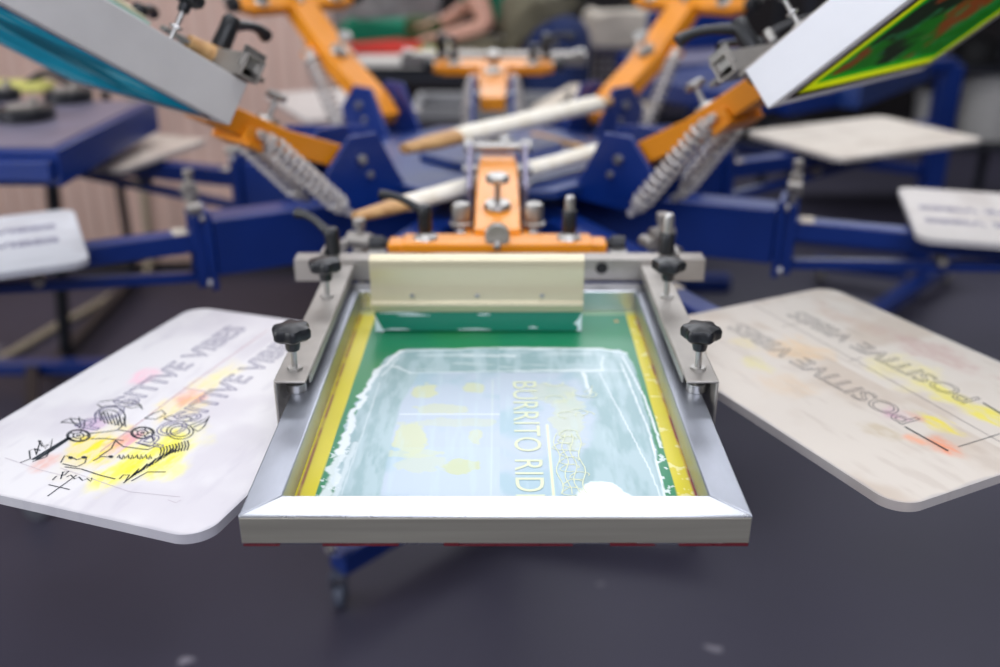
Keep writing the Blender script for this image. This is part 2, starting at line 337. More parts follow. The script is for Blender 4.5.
def print_head(az, e, screen=False, front=False, zt=1.0, clampr=None, TBAR=.745, hw=.158, barl=.288):
    X0 = station(az); X = headX(az, e)
    b = MB(X)
    # amber arm tapering from hinge to cross bar, and the cross bar
    sec = [(HR-.055, .034, 1.054, 1.096), (HR+.02, .038, 1.046, 1.094), (.60, .040, 1.014, 1.062), (TBAR-.025, .040, 1.002, 1.048)]
    b.rings([[(r, -w, z0), (r, w, z0), (r, w, z1), (r, -w, z1)][::-1] for r, w, z0, z1 in sec])
    b.box(TBAR-.030, TBAR+.028, -hw, hw, 1.010, 1.040)
    b.box(TBAR-.022, TBAR+.022, -hw-.024, hw+.024, 1.013, 1.037)
    head = obj('print_head', b, M['yellow'], press, .003)
    # bracket plates fixed to the hub
    side = [(.30, .992), (.33, 1.03), (.385, 1.128), (.455, 1.128), (.515, 1.065), (.50, 1.005), (.46, .975), (.30, .975)]
    def plate(y0, y1): 
        p = MB(X0); n = len(side); vs = [(a, y0, z) for a, z in side]+[(a, y1, z) for a, z in side]
        p.add(vs, [tuple(range(n)), tuple(range(n, 2*n))[::-1]]+[(i, n+i, n+(i+1) % n, (i+1) % n) for i in range(n)]); return p
    for y0, y1 in ((-.058, -.048), (.048, .058)):
        obj('bracket_plate', plate(y0, y1), M['lilac'] if front else M['blue'], head, .002)
    p = MB(X0); p.box(.30, .44, -.047, .047, .985, .999); obj('bracket_base', p, M['blue_dull'], head, .002)
    p = MB(X0)
    p.cyl((HR, -.068, HZ), (HR, .068, HZ), .010, 16); p.cyl((HR-.02, -.066, 1.045), (HR-.02, -.058, 1.045), .008, 6); p.cyl((HR-.02, .058, 1.045), (HR-.02, .066, 1.045), .008, 6)
    if front: p.cyl((HR-.03, -.062, 1.118), (HR-.03, .062, 1.118), .0085, 14); p.cyl((HR-.03, -.066, 1.118), (HR-.03, -.046, 1.118), .014, 12); p.cyl((HR-.03, .046, 1.118), (HR-.03, .066, 1.118), .014, 12)
    obj('hinge_pin', p, M['steel'], head, .001)
    Xi = X0.inverted() @ X
    for y in (-.074, .074):
        top = Xi @ Vector((.665, y*.82, 1.025)); top.y = y*.82
        q = (.485, y, .985)
        if front: s = MB(X0); s.lathe([(.020, 0), (.020, .006), (.0165, .008), (.0165, .032), (.0145, .040), (.006, .043)], 24, X=T(.655, y*.86, 1.035)); s.bar((.56, y, .99), (.66, y*.86, 1.03), .012, .012)
        else: s = spring(X0, q, top, .0185, .0036, 11)
        obj('lift_spring', s, M['steel'] if front else M['spring'], head)
    p = MB(X)
    for y in (-.05, .05): p.box(.645, .69, y-.006-(0 if y > 0 else .0), y+.006, 1.0, 1.03)
    p.box(.65, .685, -.064, .064, .996, 1.006)
    obj('spring_mount', p, M['yellow'], head, .001)
    # micro registration: T screw on the arm, round knob on the cross bar
    k = MB(X @ T(.625, 0, 1.058) @ RY(4) @ Matrix.Scale(1.2, 4)); k.lathe([(.019, 0), (.0205, .003), (.018, .010), (.007, .011), (.0045, .012), (.0045, .040), (.017, .042), (.018, .048), (.014, .052), (.002, .053)], 24)
    obj('tee_screw', k, M['steel'], head)
    k = MB(X @ T(TBAR+.014, 0, 1.041)); k.cyl((-.035, 0, .002), (-.012, 0, .004), .009, 6); k.cyl((-.01, 0, .008), (.012, 0, .010), .0205, 28); k.cyl((-.03, 0, -.002), (.03, 0, -.002), .006, 10)
    obj('adjusting_knob', k, M['steel'], head, .0015)
    for y, a in ((-hw*.76, 0), (hw*.76, 160)):
        k = MB(X @ T(TBAR-.004, y, 1.040)); k.lathe([(.021, 0), (.019, .004), (.012, .007), (.009, .012)], 20); obj('washer', k, M['steel'], head)
        if y < 0: k = lever(X @ T(TBAR-.004, y, 1.050), -108)
        else:
            k = MB(X @ T(TBAR-.004, y, 1.050)); k.lathe([(.0105, 0), (.0125, .01), (.0115, .036), (.0105, .038)], 20); obj('screw_top', MB(X @ T(TBAR-.004, y, 1.088)).lathe([(.008, 0), (.0085, .02), (.007, .024), (.002, .025)], 16), M['steel'], head)
        obj('lever_handle', k, M['black'], head)
    for sg in (-1, 1):
        k = MB(X @ T(TBAR, 0, 1.032)); k.cyl((0, sg*(hw+.024), 0), (0, sg*(hw+.032), 0), .008, 10); k.cyl((0, sg*(hw+.032), 0), (0, sg*(hw+.056), 0), .0125 if front else .021, 18)
        obj('end_knob', k, M['black'], head, .0015)
    # clamp bar: square tube behind the screen
    cr = (clampr if clampr else .824); cz = zt-.002 if front or not screen else zt+.009
    p = MB(X); bl = (.322, .330) if front else (barl, barl)
    p.bar((cr, -bl[0], cz+.020), (cr, bl[1], cz+.020), .034, .036, wall=.003)
    p.box(cr-.0185, cr-.017, -.30, -.30+.001, cz+.01, cz+.012)
    bar = obj('clamp_bar', p, M['steel_dark'], head, .0012)
    p = MB(X); p.cyl((cr+.012, .166, cz+.024), (cr+.0178, .166, cz+.024), .0098, 20); obj('bar_hole', p, M['rubber'], head)
    p = MB(X)
    for y in (-.20, .20): p.box(cr-.070, cr-.018, y-.014, y+.014, cz+.022, cz+.030)
    obj('bar_link', p, M['steel'], head, .001)
    for y, a in ((-.262 if front else -barl+.028, 150), (.270 if front else barl-.028, 100)):
        k = MB(X @ T(cr, y, cz+.038)); k.lathe([(.013, 0), (.013, .004), (.010, .005), (.010, .010)], 6)
        k.box(-.020, .020, -.017 if y < 0 else .013, -.013 if y < 0 else .017, -.02, .012); obj('clamp_nut', k, M['steel'], head)
        if y < 0 or not front: k = lever(X @ (T(cr, y, cz+.038) if front else T(cr-.005, y*.62, cz+.040) @ Matrix.Scale(1.3, 4)), -128 if y < 0 else (205 if not front else a))
        else:
            k = MB(X @ T(cr, y, cz+.040)); k.lathe([(.0105, 0), (.0130, .01), (.0120, .036), (.0105, .038)], 20); obj('screw_top', MB(X @ T(cr, y, cz+.078)).lathe([(.0085, 0), (.0090, .026), (.007, .030), (.002, .031)], 16), M['steel'], head)
        obj('lever_handle', k, M['black'], head)
    if screen:
        for sg in (-1, 1):
            xo = sg*.2655; xi = sg*.2265; z1 = zt+.029; t = .0035
            ch = MB(X); r0, r1 = cr+.012, 1.262
            a, c = sorted((xo, xi))
            if front:
                ch.box(r0, r1, a, c, z1-t, z1)                                  # top flange
                ch.box(r0, r1, *sorted((xo, xo-sg*t)), zt-.034, z1-t)            # outer wall hangs beside the frame
                ch.box(r0, r1-.03, *sorted((xi, xi+sg*t)), zt+.012, z1-t)        # short inner lip
            else: ch.box(r0, r1, *sorted((sg*.258, xi)), zt+.001, zt+.008)
            obj('side_clamp', ch, M['steel_dark'], head, .0015)
            for rr in (.985, 1.228):
                Y = X @ T(rr, sg*.246, z1 if front else zt+.0285)
                k = MB(Y); k.cyl((0, 0, -.020), (0, 0, .034), .0040, 10); k.cyl((0, 0, 0), (0, 0, .003), .0095, 6); k.cyl((0, 0, -.0285), (0, 0, -.018), .012, 20)
                obj('clamp_screw', k, M['steel'], head)
                obj('star_knob', star_knob(Y @ T(0, 0, .026) @ RZ(17)), M['black'], head)
    return head
print_head(0, 0, True, True)
print_head(45, 41, True, False, zt=.998, clampr=.855, TBAR=.80, hw=.035, barl=.268)
print_head(-45, 33.4, True, False, zt=1.05, clampr=.866, TBAR=.79, hw=.035, barl=.285)
print_head(135, 42, TBAR=.84, clampr=.93); print_head(-135, 42, TBAR=.84, clampr=.93); print_head(180, 15)
for az in (90, -90):   # free head stations
    p = MB(station(az)); p.box(.30, .50, -.055, -.047, .975, 1.07); p.box(.30, .50, .047, .055, .975, 1.07); p.box(.30, .50, -.047, .047, .975, .985); p.cyl((.45, -.06, 1.04), (.45, .06, 1.04), .008, 12)
    obj('empty_head_bracket', p, M['blue'], press, .002)
# ------------------------------------------------------------------ platens (wooden boards), one per arm
def rounded_rect(x0, x1, y0, y1, r, n=8, corners=(1, 1, 1, 1)):
    pts = []
    for (cx, cy, a0, on) in ((x1-r, y1-r, 0, corners[0]), (x0+r, y1-r, 90, corners[1]), (x0+r, y0+r, 180, corners[2]), (x1-r, y0+r, 270, corners[3])):
        for i in range(n+1):
            a = R(a0+90*i/n); pts.append((cx+r*math.cos(a), cy+r*math.sin(a)))
    return pts
PZ = .945
def board_mesh(X, r0, r1, hw, rad, step, colf):
    """board with rounded corners whose top is a fine painted grid bent onto the rounded outline"""
    nx = int((r1-r0)/step)+1; ny = int(2*hw/step)+1
    me = painted_sheet(nx, ny, r0, r1, -hw, hw, .012, colf, Matrix())
    co = np.empty(len(me.vertices)*3, dtype=np.float32); me.vertices.foreach_get('co', co); co = co.reshape(-1, 3)
    x, y = co[:, 0], co[:, 1]; cx = np.clip(x, r0+rad, r1-rad); cy = np.clip(y, -hw+rad, hw-rad); dx = x-cx; dy = y-cy
    m = np.maximum(np.abs(dx), np.abs(dy)); d = np.sqrt(dx*dx+dy*dy)+1e-9; inc = (np.abs(dx) > 1e-7) & (np.abs(dy) > 1e-7)
    k = np.where(inc, m/d, 1.0); co[:, 0] = cx+dx*k; co[:, 1] = cy+dy*k
    Mx = np.array(X @ T(0, 0, PZ)); co = co@Mx[:3, :3].T.astype(np.float32)+Mx[:3, 3].astype(np.float32)
    me.vertices.foreach_set('co', co.astype(np.float32).ravel()); me.update(); return me
def blob(gx, gy, x, y, rx, ry, seed=1, rough=.5, ang=0):
    c, s = math.cos(R(ang)), math.sin(R(ang)); u = ((gx-x)*c+(gy-y)*s)/rx; v = (-(gx-x)*s+(gy-y)*c)/ry
    d = np.sqrt(u*u+v*v)+(fbm(gx, gy, .03, seed)-.5)*2*rough
    return (1-sstep(.35, 1.15, d))*(.5+.5*sstep(.35, .6, fbm(gx*.6, gy*2.2, .010, seed+50)))
def base_board(gx, gy, tint, seed, dirt=(196, 176, 160), amt=.6):
    c = np.ones(gx.shape+(3,))*np.array(lin(tint)); f = fbm(gx, gy, .11, seed); c = mixc(c, dirt, amt*sstep(.48, .75, f))
    f = fbm(gx*1., gy*4, .06, seed+9); c = mixc(c, (dirt[0]-25, dirt[1]-25, dirt[2]-20), .35*amt*sstep(.55, .8, f)); return c
def flip(X): return X
def axis_loc(X, px, py):
    return X.inverted() @ at(px, py, PZ)
XL = station(26.2-45); XR = station(26.2)
def edge_dirt(c, gx, gy, r0, r1, hw, seed, col=(150, 150, 160)):
    e = np.minimum(np.minimum(gx-r0, r1-gx), hw-np.abs(gy)); return mixc(c, col, .45*(1-sstep(.0, .006, e+(fbm(gx, gy, .02, seed)-.5)*.006)))
def col_left(gx, gy):
    c = base_board(gx, gy, (222, 219, 220), 3, (196, 190, 198), .5)
    for (px, py, rx, ry, rgb, a, sd) in [(100, 443, .060, .040, (248, 222, 20), .95, 1), (150, 458, .080, .034, (244, 232, 40), .85, 2), (178, 440, .05, .035, (246, 236, 60), .6, 4), (118, 470, .07, .02, (246, 234, 40), .75, 5), (178, 408, .05, .03, (250, 222, 90), .55, 6),
                                         (96, 425, .025, .02, (190, 130, 190), .7, 7), (124, 440, .035, .02, (232, 130, 150), .6, 8), (145, 376, .04, .016, (244, 190, 205), .7, 9), (190, 398, .03, .018, (246, 150, 130), .6, 10), (205, 385, .05, .02, (250, 225, 110), .5, 11),
                                         (225, 372, .05, .02, (250, 232, 130), .45, 12), (45, 463, .03, .015, (226, 160, 140), .6, 13), (175, 470, .03, .015, (250, 240, 90), .5, 14), (70, 470, .03, .02, (225, 215, 190), .5, 15)]:
        p = axis_loc(XL, px, py); c = mixc(c, rgb, a*blob(gx, gy, p.x, p.y, rx*.9, ry*1.1, sd, .7))
    return edge_dirt(c, gx, gy, .925, 1.478, .197, 5)
def col_right(gx, gy):
    c = base_board(gx, gy, (218, 209, 198), 13, (196, 178, 160), .6)
    for (px, py, rx, ry, rgb, a, sd) in [(935, 422, .035, .018, (240, 222, 20), .95, 1), (950, 395, .05, .025, (240, 228, 60), .7, 2), (985, 415, .05, .02, (240, 226, 40), .8, 3), (905, 372, .07, .05, (240, 228, 140), .5, 4), (945, 448, .035, .02, (246, 140, 90), .75, 5),
                                         (918, 440, .02, .012, (250, 160, 110), .6, 6), (893, 414, .03, .022, (206, 150, 180), .6, 7), (918, 418, .018, .01, (244, 140, 90), .7, 8), (800, 350, .05, .05, (236, 190, 120), .45, 9), (850, 320, .1, .03, (200, 170, 150), .5, 10),
                                         (930, 350, .10, .035, (196, 156, 150), .55, 11), (760, 365, .03, .02, (225, 215, 120), .5, 12), (875, 430, .03, .02, (190, 170, 130), .5, 14), (785, 385, .05, .04, (222, 190, 150), .4, 15), (745, 345, .03, .02, (232, 214, 140), .5, 16)]:
        p = axis_loc(XR, px, py); c = mixc(c, rgb, a*blob(gx, gy, p.x, p.y, rx, ry, sd, .7))
    return edge_dirt(c, gx, gy, .905, 1.462, .212, 6)
def platen(X, r0, r1, hw, rad, colf, label, step=.0025, ecolor='board_edge'):
    root = empty('platen', X @ Vector(((r0+r1)/2, 0, PZ-.012)), label, 'platen', 'white boards round the press')
    b = link_mesh('board', board_mesh(X, r0, r1, hw, rad, step, colf), M['platen_paint'], root)
    u = MB(X); u.box(r0+.06, r1-.10, -.016, .016, PZ-.0125, PZ-.0118); obj('mounting_rail', u, M['steel_dark'], root)
    return root
def lettering(X, root, lines, mat_, outline=.0006, name='printed_lettering'):
    for txt, r, s, size, wd in lines:
        mb = MB()
        # reads towards the hub, letter tops towards the left of the photo
        probe, w0 = text_mb(txt, size, Matrix(), outline)
        text_mb(txt, size, X @ T(r, s, PZ+.0002) @ RZ(180), outline, mb=mb, xscale=wd/w0)
        o = obj(name, mb, mat_, root)
    return o
pl = platen(XL, .925, 1.478, .197, .035, col_left, 'white board left of the front screen, printed with cars and slanted lettering', .0022)
lettering(XL, pl, [('POSITIVE VIBES', 1.325, -.063, .049, .345), ('POSITIVE VIBES', 1.335, .040, .049, .345)], M['ink_violet'], .0008)
def pxl(X, pts): return [tuple((X.inverted() @ at(x, y, PZ)).to_2d()) for x, y in pts]
def crop(pts, x0, y0, s): return [(x0+a/s, y0+b/s) for a, b in pts]
def circ(cx, cy, rx, ry, n=22, a0=0, a1=360): return [(cx+rx*math.cos(R(a0+(a1-a0)*i/n)), cy+ry*math.sin(R(a0+(a1-a0)*i/n))) for i in range(n+1)]
art = []
for cx, cy in ((338, 276), (655, 262)):
    for k in (1, .86, .45, .14): art.append(circ(cx, cy, 58*k, 30*k))
    for a in range(0, 360, 72): art.append([(cx+24*math.cos(R(a)), cy+12*math.sin(R(a))), (cx+50*math.cos(R(a)), cy+25*math.sin(R(a)))])
art += [circ(495, 190, 75, 62, 20, 160, 420), circ(495, 190, 48, 40, 20, 160, 420), circ(840, 255, 66, 38), circ(840, 255, 48, 26)]
for i in range(7): art.append([(440+i*20, 150+i*6), (470+i*17, 215+i*3)])
art += [[(250, 210), (300, 190), (370, 200), (365, 240), (330, 250)], [(250, 210), (330, 215), (345, 240)], [(300, 195), (330, 230)], [(340, 185), (350, 235)],
        [(395, 265), (460, 258), (540, 248), (600, 258)], [(400, 292), (470, 290), (560, 300)], [(700, 275), (710, 305)], [(520, 300), (560, 330), (680, 345), (740, 320)], [(620, 310), (690, 330), (720, 315)],
        [(440, 110), (500, 100), (560, 110), (520, 130), (450, 135), (430, 120)], [(560, 120), (620, 105), (650, 130), (600, 140), (560, 130)], [(600, 120), (640, 125), (655, 145)],
        [(665, 190), (700, 170), (750, 150), (770, 170), (720, 195), (665, 190)], [(760, 190), (800, 175), (830, 195), (860, 178), (900, 190), (880, 205), (800, 205), (760, 190)],
        [(890, 225), (940, 205), (985, 180), (960, 230), (930, 255), (900, 240)], [(905, 235), (950, 215), (975, 195)],
        [(50, 410), (100, 390), (95, 350), (120, 340), (130, 370), (150, 300), (175, 340), (210, 290), (200, 340), (180, 380), (110, 405)], [(120, 340), (150, 350)], [(140, 300), (160, 330), (190, 320)],
        [(210, 495), (225, 480), (230, 475)], [(250, 490), (262, 455), (290, 452), (270, 470), (250, 472)], [(280, 480), (300, 470), (320, 490), (340, 480), (360, 498), (380, 488), (400, 502), (405, 485)],
        [(270, 430), (350, 440), (440, 470), (520, 490)], [(440, 380), (500, 340), (520, 300)], [(410, 400), (450, 380), (500, 380)], [(250, 410), (270, 375), (300, 380), (330, 395), (380, 380), (370, 410), (330, 430), (260, 415)],
        [(560, 510), (640, 450), (740, 380), (850, 340)], [(600, 500), (680, 455), (770, 455)], [(540, 490), (560, 470), (590, 470), (570, 500)]]
for i in range(16):
    x = 660+i*14; y = 470-i*8.5; art.append([(x-70, y+18), (x-40-6*(i % 3), y-14)])
for i in range(10): x = 740+i*15; art.append([(x, 375-i*3), (x+8, 350-i*3), (x+2, 335-i*4)])
for i in range(8): x = 530+i*22; art.append([(x, 385+(i % 2)*8), (x+9, 370), (x+15, 390)])
mb = MB()
for ln in art: strokes([pxl(XL, crop(ln, 10, 380, 4.94))], .0016, XL @ T(0, 0, PZ+.0004), mb=mb)
for ln in ([(110, 395), (200, 340), (290, 285)], [(130, 395), (210, 345), (300, 285)]): strokes([pxl(XL, crop(ln, 10, 380, 4.94))], .0040, XL @ T(0, 0, PZ+.0004), mb=mb)
for ln in ([(190, 518), (295, 542)], [(185, 575), (330, 470)]): strokes([pxl(XL, crop(ln, 10, 380, 4.94))], .0014, XL @ T(0, 0, PZ+.0004), mb=mb)
for cx, cy in ((300, 385), (365, 383), (498, 380)):
    mb.prism(pxl(XL, crop(circ(cx, cy, 13, 7, 8)[:-1], 10, 380, 4.94)), PZ+.0003, PZ+.0005, X=XL)
obj('drawn_cars', mb, M['ink_black'], pl)
mb = strokes([pxl(XL, [(190, 385), (268, 330)]), pxl(XL, [(100, 452), (190, 385)])], .0011, XL @ T(0, 0, PZ+.0003)); strokes([pxl(XL, [(183, 388), (207, 392)])], .0011, XL @ T(0, 0, PZ+.0003), mb=mb)
obj('registration_line', mb, M['ink_red'], pl)
mb = strokes([pxl(XL, [(5, 458), (40, 470), (60, 475)]), pxl(XL, [(60, 468), (130, 492), (180, 497)]), pxl(XL, [(168, 500), (176, 503), (181, 500)])], .0008, XL @ T(0, 0, PZ+.0003)); obj('pencil_marks', mb, M['ink_faint'], pl)
pr = platen(XR, .905, 1.462, .212, .035, col_right, 'stained cream board right of the front screen, printed with POSITIVE VIBES twice', .0022)
lettering(XR, pr, [('POSITIVE VIBES', 1.328, -.030, .047, .352), ('POSITIVE VIBES', 1.322, .088, .047, .345)], M['ink'], .0005)
mb = strokes([pxl(XR, [(905, 427), (948, 451)]), pxl(XR, [(983, 403), (1003, 415)])], .0028, XR @ T(0, 0, PZ+.0004)); strokes([pxl(XR, [(958, 447), (1000, 434)])], .0012, XR @ T(0, 0, PZ+.0004), mb=mb)
obj('drawn_bars', mb, M['ink_black'], pr)
mb = strokes([pxl(XR, [(752, 304), (858, 362), (1000, 442)])], .0011, XR @ T(0, 0, PZ+.0003)); strokes([pxl(XR, [(782, 327), (800, 323)]), pxl(XR, [(849, 361), (862, 358)])], .0011, XR @ T(0, 0, PZ+.0003), mb=mb)
obj('registration_line', mb, mat('grey_line', (120, 108, 108), .6), pr)
plain = [(1, 'cream board at the right edge with two rows of faded grey lettering', (214, 208, 203)), (2, 'pale board below the raised white framed screen at the right', (222, 212, 198)), (3, 'beige board behind the hub to the right of the rear head', (222, 208, 188)),
         (4, 'white board behind the hub, left rear beside the raised yellow arm', (224, 216, 210)), (5, 'pale board half hidden under the blue dryer head at the left', (228, 214, 200)), (6, 'white board at the left edge with two rows of faded lettering', (220, 220, 224))]
for k, lab, tint in plain:
    az = 26.2+45*k; X = station(az+(3.6 if k == 1 else 0))
    r0, r1, hw = (.940, 1.497, .205) if k == 1 else (.925, 1.478, .197)
    p = platen(X, r0, r1, hw, .035, lambda gx, gy, t=tint, s=k: edge_dirt(base_board(gx, gy, t, 20+s, (tint[0]-30, tint[1]-34, tint[2]-36), .5), gx, gy, r0, r1, hw, 3), lab, .006)
    if k in (1, 6): lettering(X, p, [('POSITIVE VIBES', 1.30, -.055, .045, .33), ('POSITIVE VIBES', 1.30, .045, .045, .33)], M['ink_violet'], .0016)
# ------------------------------------------------------------------ screens
def frame_mb(X, r0, r1, hw, z0, z1, pw, notch=False):
    mb = MB(X); o = [(r0, -hw), (r1, -hw), (r1, hw), (r0, hw)]; i = [(r0+pw, -hw+pw), (r1-pw, -hw+pw), (r1-pw, hw-pw), (r0+pw, hw-pw)]
    vs = [(x, y, z) for z in (z0, z1) for x, y in o+i]; fs = []
    for k in range(4):
        n = (k+1) % 4
        fs += [(8+k, 8+n, 12+n, 12+k), (k, 4+k, 4+n, n), (k, n, 8+n, 8+k), (4+k, 12+k, 12+n, 4+n)]
    return mb.add(vs, fs)
FX = headX(0, 0)
def wy(gx, gy):   # local (r, s) of the front screen to world x, y
    a = 0.; return C.x+.0155+gx*math.sin(a)+gy*math.cos(a), C.y-gx*math.cos(a)+gy*math.sin(a)
def seg_d(x, y, x0, y0, x1, y1):
    dx, dy = x1-x0, y1-y0; t = np.clip(((x-x0)*dx+(y-y0)*dy)/(dx*dx+dy*dy), 0, 1); return np.sqrt((x-x0-t*dx)**2+(y-y0-t*dy)**2)
def interp(y, ys, xs): return np.interp(y, ys, xs)
def col_screen(gx, gy):
    x, y = wy(gx, gy); n1 = fbm(x, y, .02, 31); n2 = fbm(x, y*.25, .012, 37); n3 = fbm(x*.3, y, .012, 41)
    c = np.ones(x.shape+(3,))*np.array(lin((0, 120, 78))); c = mixc(c, (30, 128, 66), .7*sstep(.4, .7, fbm(x, y, .15, 33)))
    # ink dragged by the squeegee
    xl = interp(y, [.86, .90, 1.0, 1.056, 1.12, 1.183, 1.24, 1.268], [-.184, -.184, -.188, -.188, -.180, -.172, -.158, -.140])+(n1-.5)*.014
    xr = interp(y, [.86, .95, 1.18, 1.25, 1.275], [.176, .182, .187, .182, .168])+(n1-.5)*.006
    yt = 1.272+(n1-.5)*.012-.10*np.abs(x)**2*1.2
    ins = sstep(0, .003, x-xl)*sstep(0, .003, xr-x)*sstep(0, .003, yt-y)
    teal = mixc(np.ones(x.shape+(3,))*np.array(lin((138, 168, 172))), (162, 186, 191), sstep(.35, .65, n2))
    c = c*(1-ins[..., None])+teal*ins[..., None]
    # the clearer middle with the stencil
    ml = interp(y, [.86, 1.0, 1.10, 1.19], [-.130, -.131, -.128, -.112])+(n1-.5)*.004; mr = interp(y, [.86, .95, 1.05, 1.12, 1.19], [.088, .100, .128, .124, .112])+(n1-.5)*.02
    mid = sstep(0, .004, x-ml)*sstep(0, .02, mr-x)*sstep(0, .004, 1.193-y+(n1-.5)*.006)
    c = c*(1-mid[..., None])+mixc(np.ones(x.shape+(3,))*np.array(lin((176, 190, 204))), (154, 182, 194), sstep(.45, .7, fbm(x, y, .07, 51)))*mid[..., None]
    # pale yellow open areas of the stencil
    def bl(cx, cy, rx, ry, sd, a, rgb=(194, 200, 160)):
        nonlocal c; d = np.sqrt(((x-cx)/rx)**2+((y-cy)/ry)**2)+(fbm(x, y, .012, sd)-.5)*.9; c = mixc(c, rgb, a*(1-sstep(.85, 1.0, d))*mid)
    bl(-.098, 1.135, .018, .022, 61, .9); bl(-.035, 1.145, .014, .016, 62, .8); bl(-.075, 1.085, .035, .014, 63, .6); bl(-.105, 1.01, .022, .040, 64, .85); bl(-.03, 1.015, .010, .022, 65, .7)
    bl(-.045, .945, .022, .018, 66, .9, (188, 194, 140)); bl(-.09, .955, .030, .020, 67, .5); bl(-.06, 1.05, .06, .012, 68, .4); bl(.085, 1.06, .022, .07, 69, .5); bl(.072, 1.13, .03, .03, 70, .4); bl(-.10, .975, .04, .010, 71, .6)
    def rect(x0, x1, y0, y1, a, rgb):
        nonlocal c; c = mixc(c, rgb, a*sstep(-.001, .001, x-x0)*sstep(-.001, .001, x1-x)*sstep(-.001, .001, y-y0)*sstep(-.001, .001, y1-y))
    rect(-.0105, -.0095, .86, 1.17, .6, (214, 226, 200)); rect(.0560, .0590, .86, 1.045, .9, (226, 232, 176)); rect(-.125, .0, 1.070, 1.073, .5, (232, 238, 240)); rect(-.125, .0, .872, .99, .12, (190, 215, 225))
    # thick white ridges left by the squeegee edges
    W = (222, 230, 232)
    def ridge(x0, y0, x1, y1, w, a, jit=.004, sd=81):
        nonlocal c; d = seg_d(x+(fbm(x, y, .02, sd)-.5)*jit*2, y+(fbm(x, y, .02, sd+1)-.5)*jit*2, x0, y0, x1, y1); c = mixc(c, W, a*(1-sstep(w*.5, w*1.1, d))*(1 if a else 0))
    ridge(-.186, .98, -.178, 1.12, .006, .95, .01, 82); ridge(-.178, 1.12, -.166, 1.20, .005, .95, .008, 83); ridge(-.166, 1.20, -.142, 1.262, .004, .95, .006, 84); ridge(-.184, .87, -.187, .98, .007, .8, .01, 85)
    ridge(-.142, 1.262, .0, 1.272, .003, .7, .003, 86); ridge(0, 1.272, .146, 1.268, .004, .9, .003, 87); ridge(.146, 1.268, .178, 1.256, .003, .9, .003, 88)
    ridge(.172, 1.245, .186, 1.12, .0016, .9, .001, 89); ridge(.186, 1.12, .188, .99, .002, .9, .002, 90); ridge(.168, 1.22, .180, 1.02, .0016, .8, .001, 91); ridge(.180, 1.02, .176, .87, .0016, .9, .001, 92)
    ridge(.135, 1.19, .168, .94, .0010, .8, .001, 93); ridge(.168, .94, .173, .87, .001, .7, .001, 94); ridge(-.150, 1.212, -.120, 1.19, .003, .7, .004, 95); ridge(-.120, 1.19, .02, 1.196, .0016, .7, .002, 96); ridge(.02, 1.196, .138, 1.196, .0022, .9, .002, 97)
    ridge(.138, 1.196, .145, 1.24, .002, .8, .004, 98); ridge(-.105, 1.245, .03, 1.246, .0014, .5, .002, 99); ridge(-.05, 1.246, .02, 1.245, .003, .8, .003, 100); ridge(.112, 1.19, .118, 1.13, .003, .8, .003, 101); ridge(-.160, 1.18, -.142, 1.24, .002, .6, .003, 102)
    ridge(-.170, .89, -.160, 1.16, .0012, .35, .001, 103); ridge(-.176, .87, -.172, 1.0, .004, .5, .003, 104)
    d = np.sqrt(((x-.108)/.030)**2+((y-.885)/.032)**2)+(n1-.5)*.9; c = mixc(c, (244, 248, 249), .95*(1-sstep(.75, 1.0, d)))
    c = mixc(c, (186, 206, 210), .35*ins*sstep(.55, .8, fbm(x, y*.12, .010, 43))); c = mixc(c, W, .35*ins*(1-mid)*(y > 1.19)*sstep(.62, .74, fbm(x*.15, y, .008, 44)))
    # splashes on the bare green strip at right and left
    sp = (fbm(x, y, .006, 107) > .66); c = mixc(c, W, .8*sp*(np.abs(x-.187) < .010)*(y < .99)); c = mixc(c, W, .7*(fbm(x, y, .006, 108) > .69)*(np.abs(x+.187) < .012)*(y < 1.02))
    # yellow sealing tape with a maroon seam
    tl = interp(y, [.83, .888, 1.337, 1.5], [-.199, -.198, -.193, -.192]); tr = interp(y, [.83, .894, 1.417, 1.5], [.188, .190, .217, .219])*1.0
    tr = np.minimum(tr, .2005+0*x) if False else interp(y, [.83, .894, 1.42], [.189, .190, .196])
    yl = (204, 190, 12)
    c = mixc(c, yl, 1-sstep(-.0006, .0006, x-tl)); c = mixc(c, yl, sstep(-.0006, .0006, x-tr))
    c = mixc(c, (226, 222, 170), .6*((x > tr) & (fbm(x, y, .008, 120) > .68)))
    ms = .5+.5*sstep(.35, .6, fbm(x, y, .03, 121))
    c = mixc(c, (128, 44, 34), ms*(1-sstep(.0008, .0022, np.abs(x-(-.2162))))); c = mixc(c, (128, 40, 52), ms*(1-sstep(.0012, .0026, np.abs(x-(.2105)))))
    c = mixc(c, (150, 168, 130), .55*sstep(1.395, 1.398, y)); c = mixc(c, (224, 150, 40), 1-sstep(.0025, .004, np.sqrt((x-.178)**2+(y-1.372)**2)))
    return c
sc = empty('printing_screen', FX @ Vector((1.17, 0, .965)), 'aluminium framed green screen lying flat at the front, smeared with white ink', 'printing screen', 'framed printing screens')
def mitred_bar(X, a, b, c, d, z0, z1):
    """one mitred bar of the frame: outer edge a-b, inner edge d-c"""
    return MB(X).prism([a, b, c, d], z0, z1)
O_ = [(.850, -.2515), (1.500, -.2515), (1.500, .2515), (.850, .2515)]; I_ = [(.886, -.2155), (1.464, -.2155), (1.464, .2155), (.886, .2155)]
for k in range(4):
    n_ = (k+1) % 4; obj('frame_bar', mitred_bar(FX, O_[k], O_[n_], I_[n_], I_[k], .966, 1.0), M['alu'] if k in (1, 3) else M['alu_side'], sc, .0016)
